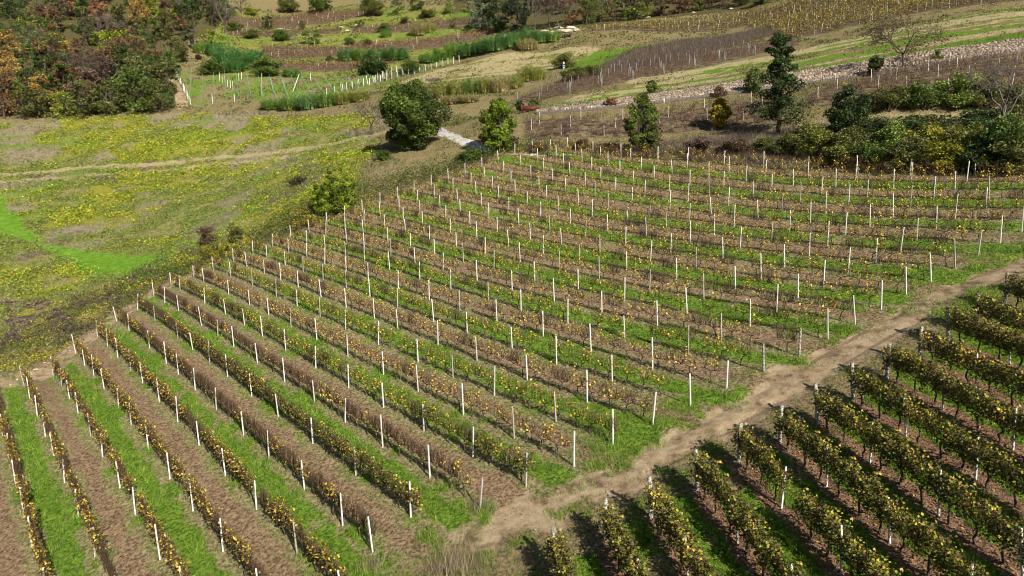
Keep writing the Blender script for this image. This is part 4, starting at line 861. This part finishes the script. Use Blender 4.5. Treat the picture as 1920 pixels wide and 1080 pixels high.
def rock_mesh(seed,flat=.6):
    r=np.random.default_rng(seed); bm=None; import bmesh
    bm=bmesh.new(); bmesh.ops.create_icosphere(bm,subdivisions=3,radius=.5)
    d=r.normal(size=(9,3)); d/=np.linalg.norm(d,axis=1,keepdims=True); o=r.uniform(.30,.46,9)
    for v in bm.verts:
        p=np.array(v.co)
        for a,b in zip(d,o):
            q=p@a
            if q>b: p=p-a*(q-b)
        p*=[1,1,flat]; v.co=p*(1+.05*math.sin(p[0]*13+seed)*math.cos(p[1]*11))
    me=bpy.data.meshes.new('rock'); bm.to_mesh(me); bm.free(); me.materials.append(M_ROCK); return me
RK=[rock_mesh(600+i) for i in range(4)]
for i,(px,py,wp) in enumerate([(1022,60,22),(1036,63,26),(1052,60,30),(1068,59,26),(1082,57,22),(1046,54,24),(1070,53,22),(1030,55,18),(1215,33,11),(1300,24,12),(1370,17,13),(668,48,14),(640,52,12),(650,58,14),(525,55,15),(540,56,11)]):
    P,t_=at_px(px,py); s=wp*t_/FPX
    lab=f"pale limestone block, {ordn(i+1)} in the heap between reeds and yellow vines" if i<8 else f"pale limestone outcrop, {ordn(i-7)} along the ridge wood edge" if i<11 else f"pale limestone rubble, {ordn(i-10)} on the far terraces"
    o=thing('limestone_block',lab,'rock',(P[0],P[1],P[2]),i*1.1,'pale limestone rocks',RK[i%4]); o.scale=(s,s*.7,s*.62)
for i,(px,py,wp) in enumerate([(1003,993,5),(31,712,9),(67,693,11),(60,698,6),(84,680,5),(131,657,5),(106,662,4),(1029,935,3),(52,697,5),(20,722,7),(120,650,3),(1075,955,3)]):
    P,t_=at_px(px,py); s=wp*t_/FPX
    o=thing('white_stone',f"white stone, {ordn(i+1)} largest lying on the bare soil of the headland and track",'stone',(P[0],P[1],P[2]+.01),i*1.7,'loose white stones on bare soil',RK[i%4]); o.scale=(s,s*.8,s*.7)
# fenced young plot and its posts
fence=[]
def row_px(a,b,n): return [(a[0]+(b[0]-a[0])*i/(n-1),a[1]+(b[1]-a[1])*i/(n-1)) for i in range(n)]
FP=[('slanting line beside the hillside wood',row_px((327,134),(357,196),13)),('upper fence rank',row_px((700,154),(752,132),7)),('long white fence along the mown field',row_px((640,172),(861,117),22)),('lower fence rank',row_px((612,177),(720,149),8)),('scatter inside the fenced plot',[(412,151),(417,155),(422,156),(427,162),(432,165),(437,168),(448,151),(453,148),(583,151),(399,194),(440,191)])]
PF=post_mesh('post',2.2,.15,M_CONC,seed=50)
for lab,pts in FP:
    for i,p in enumerate(pts):
        P,t_=at_px(*p); o=thing('fence_post',f"white post, {ordn(i+1)} from the wood in the {lab}",'fence post',P,.3,'white posts of the fenced plot',PF); o.scale=(1,1,rs.uniform(.8,1.1)); o.rotation_euler[0]=rs.normal(0,.03); o.rotation_euler[1]=rs.normal(0,.04)
for i,(p,tilt,h) in enumerate([((491,180),.07,6.0),((549,172),.42,5.2)]):
    P,t_=at_px(*p); o=thing('anchor_post',['tall upright white pole at the near edge of the fenced plot','tall leaning white pole standing in the teal reeds'][i],'pole',P,0,None,PF); o.scale=(1.3,1.3,h/2.1); o.rotation_euler[1]=tilt
for i,(p,tilt) in enumerate([((513,176),-.12),((537,176),-.18)]):
    P,t_=at_px(*p); simple('teal_pole',f"slim teal pole tilting {['beside the upright white pole','beside the leaning white pole'][i]}",'pole',P,[('pole',*box((0,0,2.2),(.14,.14,4.6)),M_TEAL)]).rotation_euler[1]=tilt
A=Acc(); zf=Z['fence']; lo,hi=zf.min(0),zf.max(0); cnt_=0
d0=wpoly([(350,190),(620,165)]); dv=d0[1]-d0[0]; dv/=np.linalg.norm(dv); nv=np.array([-dv[1],dv[0]])
for a in np.arange(-60,160,3.2):
    for b in np.arange(-20,60,2.6):
        p=d0[0]+dv*a+nv*b
        if poly_sd(np.array([p[0]]),np.array([p[1]]),zf)[0]<.5: continue
        V,F=box((0,0,.75),(.045,.045,1.4)); A.add(V+[p[0],p[1],GZ(*p)],F)
o=link('planting_stakes',A.mesh('planting_stakes',M_TEAL),kind='stuff',label='thin teal stakes of the fenced young planting',category='stakes')
# ------------------------------------------------------------------ vineyards on the far slopes
FVA=Acc(); STK=[]
def far_vines(zone,pa,pb,spacing,step,cols,wts,nl,leaf,canes,h,post_every,both,hgt=1.7,pm=0):
    d=wpoly([pa,pb]); dv=d[1]-d[0]; dv/=np.linalg.norm(dv); nv=np.array([-dv[1],dv[0]]); B=Z[zone]; pr=(B-d[0])@np.stack([dv,nv],1); lo,hi=pr.min(0),pr.max(0)
    for ri,b in enumerate(np.arange(lo[1],hi[1],spacing)):
        aa=np.arange(lo[0],hi[0],step)+rs.uniform(0,step); P=d[0]+dv*aa[:,None]+nv*b; P=P+rs.normal(0,.08,P.shape)
        ins=poly_sd(P[:,0],P[:,1],B)>0; P=P[ins]
        if len(P)==0: continue
        z=tps(P[:,0],P[:,1]); Q=np.concatenate([P,z[:,None]],1); x,y,dp=proj(Q+[0,0,1]); ok=(x>-40)&(x<1960)&(y>-30); Q=Q[ok]
        if len(Q)==0: continue
        keep=rs.random(len(Q))<.9; R_=Q[keep]
        if nl:
            i=np.repeat(np.arange(len(R_)),nl); T=R_[i]+np.stack([rs.normal(0,step*.32,len(i))*dv[0],rs.normal(0,step*.32,len(i))*dv[1],rs.uniform(.45,h,len(i))],1)+np.concatenate([rs.normal(0,.12,(len(i),2)),np.zeros((len(i),1))],1)
            V,F,C=leaves(T,leaf*rs.uniform(.7,1.3,len(i)),pick(cols,wts,len(i),rs),rs,.2); FVA.add(V,F,C,0)
        if canes:
            i=np.repeat(np.arange(len(R_)),canes); T=R_[i]+np.stack([rs.normal(0,step*.35,len(i))*dv[0],rs.normal(0,step*.35,len(i))*dv[1],rs.uniform(.3,.5,len(i))],1)
            V,F,C=blades(T,h*.8,.022,pick([(.11,.062,.05),(.14,.09,.07),(.075,.045,.04)],[2,1,1],len(i),rs),rs,.4,1,.05); FVA.add(V,F,C,0)
        every=max(1,int(round(post_every/step)))
        for q in range(ri*2%every,len(Q),every): STK.append((Q[q][0]+.05,Q[q][1],Q[q][2],hgt,pm,zone))
BR=[AMBER,GOLD,BROWN,OLIVE]
far_vines('vU',(1100,58),(1480,18),2.1,1.2,[(.27,.25,.05),GOLD,OLIVE,BROWN,AMBER],[3,1.0,3,2.4,1.2],30,.30,9,1.6,5.5,0)
far_vines('vB',(1000,188),(1460,84),2.3,1.1,[BROWN,AMBER],[2,1],2,.2,14,1.5,6.5,0,1.6,1)
far_vines('vT',(1000,250),(1420,215),2.2,1.1,[BROWN,AMBER,GOLD],[3,1,.5],7,.17,26,1.5,7.0,0,1.6)
far_vines('vT2',(1500,195),(1880,140),2.2,1.1,[OLIVE,BROWN,AMBER,GOLD],[1.5,1.6,1,1],6,.17,20,1.5,8.0,0,1.65)
for zn,a,b in (('vF1',(420,40),(680,24)),('vF2',(420,58),(640,58)),('vF3',(660,58),(890,40)),('vF4',(490,98),(760,94)),('vF5',(690,90),(925,60)),('vF6',(470,126),(760,122))):
    far_vines(zn,a,b,2.6,1.4,[(.28,.15,.06),BROWN,AMBER],[2,2,1],13,.36,12,1.4,16,0,1.7)
o=link('slope_grapevines',FVA.mesh('slope_grapevines',M_LEAF),kind='stuff',label='rows of autumn grapevines on the slopes beyond the main plot',category='grapevines')
STK.sort(key=lambda s:proj(np.array(s[:3]))[2])
PK=[post_mesh('stake',1.0,.065,M_CONC,seed=70),post_mesh('stake',1.0,.06,M_METAL,seed=71)]
zn={'vU':'yellow vineyard at the top of the slope','vB':'bare brown vineyard strip below the purple brush','vT':'terrace vines in front of the dry stone wall','vT2':'vines behind the hedge bushes','vF1':'uppermost far terrace','vF2':'second far terrace','vF3':'bare terrace near the ridge','vF4':'middle far terrace','vF5':'terrace above the long reed bed','vF6':'lowest far terrace'}
A=Acc()
for i,(x,y,z,h,pm,zone) in enumerate(STK):
    if i<280:
        o=thing('vineyard_stake',f"{'grey metal' if pm else 'pale'} stake among others in the {zn[zone]}",'vine stake',(x,y,z),rs.uniform(0,1),f"stakes of the {zn[zone]}",PK[pm]); o.scale=(1,1,h*rs.uniform(.9,1.08)); o.rotation_euler[0]=rs.normal(0,.04); o.rotation_euler[1]=rs.normal(0,.05)
    else:
        hh=h*rs.uniform(.9,1.1); V,F=box((0,0,hh/2-.1),(.07,.07,hh+.2)); V=V+np.stack([V[:,2]*rs.normal(0,.05),V[:,2]*rs.normal(0,.05),0*V[:,2]],1); A.add(V+[x,y,z],F,None,pm)
if A.n: link('vineyard_stakes',A.mesh('vineyard_stakes',[M_CONC,M_METAL]),kind='stuff',label='pale stakes of the farthest slope vineyards',category='vine stakes')
# ------------------------------------------------------------------ ground cover
rg=np.random.default_rng(41)
def polar(n,r0,r1,amax=45,amin=None):
    th=np.radians(rg.uniform(-amax if amin is None else amin,amax,n)); r=np.exp(rg.uniform(math.log(r0),math.log(r1),n)); return r*np.sin(th),r*np.cos(th),r
def ground_z(X,Y): return tps(X,Y)+(fbm(X,Y,2.2,91)-.5)*.12+(fbm(X,Y,.7,92,2)-.5)*.06
def cover(name,label,cat,mats,parts):
    A=Acc()
    for p in parts: A.add(*p)
    o=link(name,A.mesh(name,mats),kind='stuff',label=label,category=cat)
X,Y,R=polar(760000,17,125); z=zones(X,Y); Zg=ground_z(X,Y)
P=np.stack([X,Y,Zg],1); N1,N2=z['N1'],z['N2']
gm=np.maximum(z['green'],z['headg'])*sstep(.25,.52,N1*.6+N2*.4)
k=rg.random(len(X))<gm*.62; n=k.sum()
c=pick([(.095,.19,.015),(.145,.25,.022),(.22,.30,.045),(.045,.095,.010),(.26,.25,.08)],[3,2.8,1.5,1.9,.5],n,rg); lod=np.clip(R[k]/38,.7,2.2)
cl=sstep(.46,.68,fbm(X[k],Y[k],.75,97,2)); c=c*(.72+.5*cl[:,None])
p1=blades(P[k],.10*rg.uniform(.6,1.5,n)*(.7+2.4*cl),.010*lod,c,rg,.45,4,.07*1.2)
cover('grass','lush green grass growing in strips between the vine rows','grass',M_STRAW,[p1])
dm=np.clip(1-z['green']*1.3-z['till']*.75-z['track']*1.05-z['road']-z['litter']*.8-z['wood'],0,1)*np.clip(z['plot']+z['headg']+.5+(z['pd']<5),0,1)*(1-z['meadow'])
k=rg.random(len(X))<dm*.36; n=k.sum(); lod=np.clip(R[k]/38,.7,2.6)
c=pick([(.38,.31,.18),(.26,.205,.12),(.19,.20,.06),(.12,.17,.03),(.16,.11,.075)],[2.0,2.2,2,1.5,2.2],n,rg)
cover('dry_grass','dry tan and olive grass along the vine rows and headlands','grass',M_STRAW,[blades(P[k],.13*rg.uniform(.4,1.9,n),.008*lod,c,rg,.7,3,.09)])
# fallen leaves
lm=np.clip(z['litter']*.8+.10*z['plot']*(1-z['green'])+.05*z['green']*(z['kr']>-1),0,1)*(R<70); k=rg.random(len(X))<lm*.24; n=k.sum()
c=pick([(.42,.22,.10),(.30,.15,.075),(.50,.33,.12),(.20,.10,.06)],[2,2,1.2,1.6],n,rg)
cover('fallen_leaves','fallen tan and yellow vine leaves lying under the rows','leaves',M_LEAF,[leaves(P[k]+[0,0,.03],.10*rg.uniform(.6,1.2,n),c,rg,2.5)])
# meadow
X,Y,R=polar(760000,52,232,10,-45); z=zones(X,Y); Zg=ground_z(X,Y); P=np.stack([X,Y,Zg],1); N1,N2=z['N1'],z['N2']
pa=[]
me_=z['meadow']*(1-.85*z['belt'])*(1-.7*z['purple'])*(1-z['green2'])*(1-np.clip(z['straw'],0,1)*.85)
pat=fbm(X,Y,3.2,77)
k=rg.random(len(X))<me_*np.clip(z['yellow']*1.2,0,1)*sstep(.30,.5,pat)*.95; n=k.sum()
pa.append(leaves(P[k]+np.stack([0*R[k],0*R[k],rg.uniform(.05,.65,n)*(.4+pat[k])],1),.19*np.clip(R[k]/95,.7,1.8)*rg.uniform(.6,1.3,n),pick([(.40,.39,.03),(.29,.35,.03),(.54,.44,.04),(.13,.20,.025),(.20,.30,.03)],[3,3,1.0,1.8,2.4],n,rg)*(.6+.8*fbm(X[k],Y[k],1.6,99,2))[:,None],rg,.5))
k=rg.random(len(X))<me_*(1-z['yellow'])*(1-z['grey']*.7)*sstep(.30,.48,pat)*.8; n=k.sum()
pa.append(leaves(P[k]+np.stack([0*R[k],0*R[k],rg.uniform(.03,.4,n)],1),.18*np.clip(R[k]/95,.7,1.8)*rg.uniform(.6,1.3,n),pick([(.16,.26,.03),(.24,.30,.04),(.10,.15,.022),(.28,.25,.07)],[2.2,2,1.3,1],n,rg),rg,.5))
def patch_pick(X,Y,n,sc,seed,pm_=None):
    a=fbm(X,Y,sc,seed,2); b=fbm(X,Y,sc,seed+7,2)
    pal=[([(.10,.14,.022),(.06,.09,.016),(.15,.20,.03)],[2,1.6,1.4]),([(.40,.36,.03),(.26,.27,.03),(.52,.42,.04),(.12,.15,.025)],[2.4,2,1,1.2]),([(.13,.13,.035),(.19,.17,.05),(.08,.10,.022)],[2,1.4,1.4]),([(.13,.085,.06),(.09,.06,.05),(.20,.15,.10)],[2,1.4,1])]
    w_=np.where(a>.64,1,np.where(b>.57,3,np.where(b<.40,2,0))); o=np.zeros((n,3))
    if pm_ is not None: w_=np.where(pm_>.5,3,np.where((pm_<0)&(w_!=2),0,w_))
    for q,(c,w) in enumerate(pal):
        m=w_==q
        if m.any(): o[m]=pick(c,w,int(m.sum()),rg)
    return o
bl=z['belt']; k=rg.random(len(X))<bl*sstep(.2,.42,pat+.1)*.98; n=k.sum()
pa.append(leaves(P[k]+np.stack([0*R[k],0*R[k],rg.uniform(.02,1,n)*(.12+.9*sstep(11,15,z['kf'][k])+3.2*np.clip(fbm(X[k],Y[k],2.1,101)-.36,0,1))],1),.15*np.clip(R[k]/80,.8,1.6)*rg.uniform(.6,1.3,n),patch_pick(X[k],Y[k],n,4.5,103,np.where(z['kf'][k]>12,-1,z['purple'][k]))*(.7+.6*fbm(X[k],Y[k],.9,105,2))[:,None],rg,.4))
cover('meadow_plants','patches of yellow and green weeds spread over the meadow','weeds',M_LEAF,pa)
k=rg.random(len(X))<me_*np.clip(.35+z['grey']*.6-z['yellow']*.3,0,1)*.42; n=k.sum()
d_=blades(P[k],.34*rg.uniform(.5,1.5,n),.020*np.clip(R[k]/100,.7,2),pick([(.31,.26,.17),(.22,.185,.15),(.38,.33,.2),(.14,.11,.095),(.20,.24,.07)],[2.2,2,1.6,1.1,2.2],n,rg),rg,.5,3,.2)
k=rg.random(len(X))<z['green2']*.35; n=k.sum()
d2=blades(P[k],.14,.02,pick([(.12,.26,.012),(.17,.33,.02)],[1,1],n,rg),rg,.5,3,.15)
cover('meadow_grass','tall dry grey and tan grass across the meadow','grass',M_STRAW,[d_,d2])
# banks, slopes and terraces beyond
X,Y,R=polar(700000,55,360,45); z=zones(X,Y); Zg=ground_z(X,Y); P=np.stack([X,Y,Zg],1)
out=np.clip(1-z['plot']-z['plotR']-z['meadow'],0,1)*(1-z['road'])*(1-z['straw']*.8)*(1-z['wood'])
pat=fbm(X,Y,4.5,87); pt2=fbm(X,Y,11,88); lod=np.clip(R/100,.7,3.2)
pa=[]
br=z['grey']+z['purple']
k=rg.random(len(X))<out*np.clip(z['purple'],0,1)*.8; n=k.sum()
b1=blades(P[k],1.0*rg.uniform(.5,1.3,n),.02*lod[k],pick([(.12,.09,.075),(.085,.062,.055),(.17,.13,.105)],[2,2,1],n,rg),rg,.5,3,.3)
k=rg.random(len(X))<out*np.clip(.30+z['grey']*.5,0,1)*(1-z['farvine'])*(1-z['green3'])*.5; n=k.sum()
b2=blades(P[k],.36*rg.uniform(.4,1.6,n)*(1+.9*z['grey'][k]),.02*lod[k],pick([(.25,.20,.12),(.17,.135,.09),(.15,.15,.05),(.12,.085,.06),(.10,.12,.03)],[2,2,2,1.4,1.2],n,rg),rg,.55,3,.2)
k=rg.random(len(X))<out*z['green3']*.4; n=k.sum()
b3=blades(P[k],(.16+.75*z['bandg'][k])*rg.uniform(.5,1.6,n),.016*lod[k],pick([(.07,.15,.015),(.11,.20,.025),(.17,.22,.05)],[2,2,1],n,rg),rg,.5,3,.2)
cover('slope_grass','dry and green grass of the banks and slopes behind the plots','grass',M_STRAW,[b1,b2,b3])
k=rg.random(len(X))<out*sstep(.51,.62,pat*.6+pt2*.4+.05*z['grey']+.07*sstep(170,220,R))*(1-z['farvine'])*(1-z['green3']*.8)*(1-z['purple'])*.8; n=k.sum()
pa.append(leaves(P[k]+np.stack([0*R[k],0*R[k],rg.uniform(.02,1,n)*1.5*np.clip(pat[k]-.3,0,1)],1),.19*lod[k]*rg.uniform(.6,1.3,n),pick([(.10,.13,.025),(.065,.09,.02),(.17,.18,.035),(.14,.10,.05)],[2.4,2,1.4,.8],n,rg),rg,.4))
k=rg.random(len(X))<np.maximum(z['thick'],z['belt'])*.98; n=k.sum()
pa.append(leaves(P[k]+np.stack([0*R[k],0*R[k],rg.uniform(.02,1,n)*(.2+2.4*np.clip(fbm(X[k],Y[k],2.2,111)-.28,0,1))],1),.17*lod[k]*rg.uniform(.6,1.3,n),patch_pick(X[k],Y[k],n,4.,113)*(.6+.7*fbm(X[k],Y[k],1.0,115,2))[:,None],rg,.4))
cover('undergrowth','low green bramble cover on the banks between the terraces','undergrowth',M_LEAF,pa)

# tall dry weeds where the track fades out
for i,(px,py,hp,wp) in enumerate([(868,1066,52,110),(905,950,20,60),(700,1062,26,60)]):
    P0,t_=at_px(px,py); wd=wp*t_/FPX/2; n=(420,200,160)[i]; Q=P0+np.stack([rg.normal(0,wd*.5,n),rg.normal(0,wd*.4,n),np.full(n,-.03)],1)
    V,F,C=blades(Q-P0,hp*t_/FPX*rg.uniform(.4,1.1,n),.007,pick([(.36,.29,.17),(.24,.19,.12),(.16,.12,.085)],[2,2,1],n,rg),rg,.3,2,.05)
    thing('dry_weed_clump',['largest clump of tall dry weeds where the dirt track fades out','small dry weed clump at the foot of a row end post','low dry weed clump on the bare ground below the rows'][i],'weeds',P0,0,None,mesh('dry_weed_clump',V,[F],M_STRAW,C))
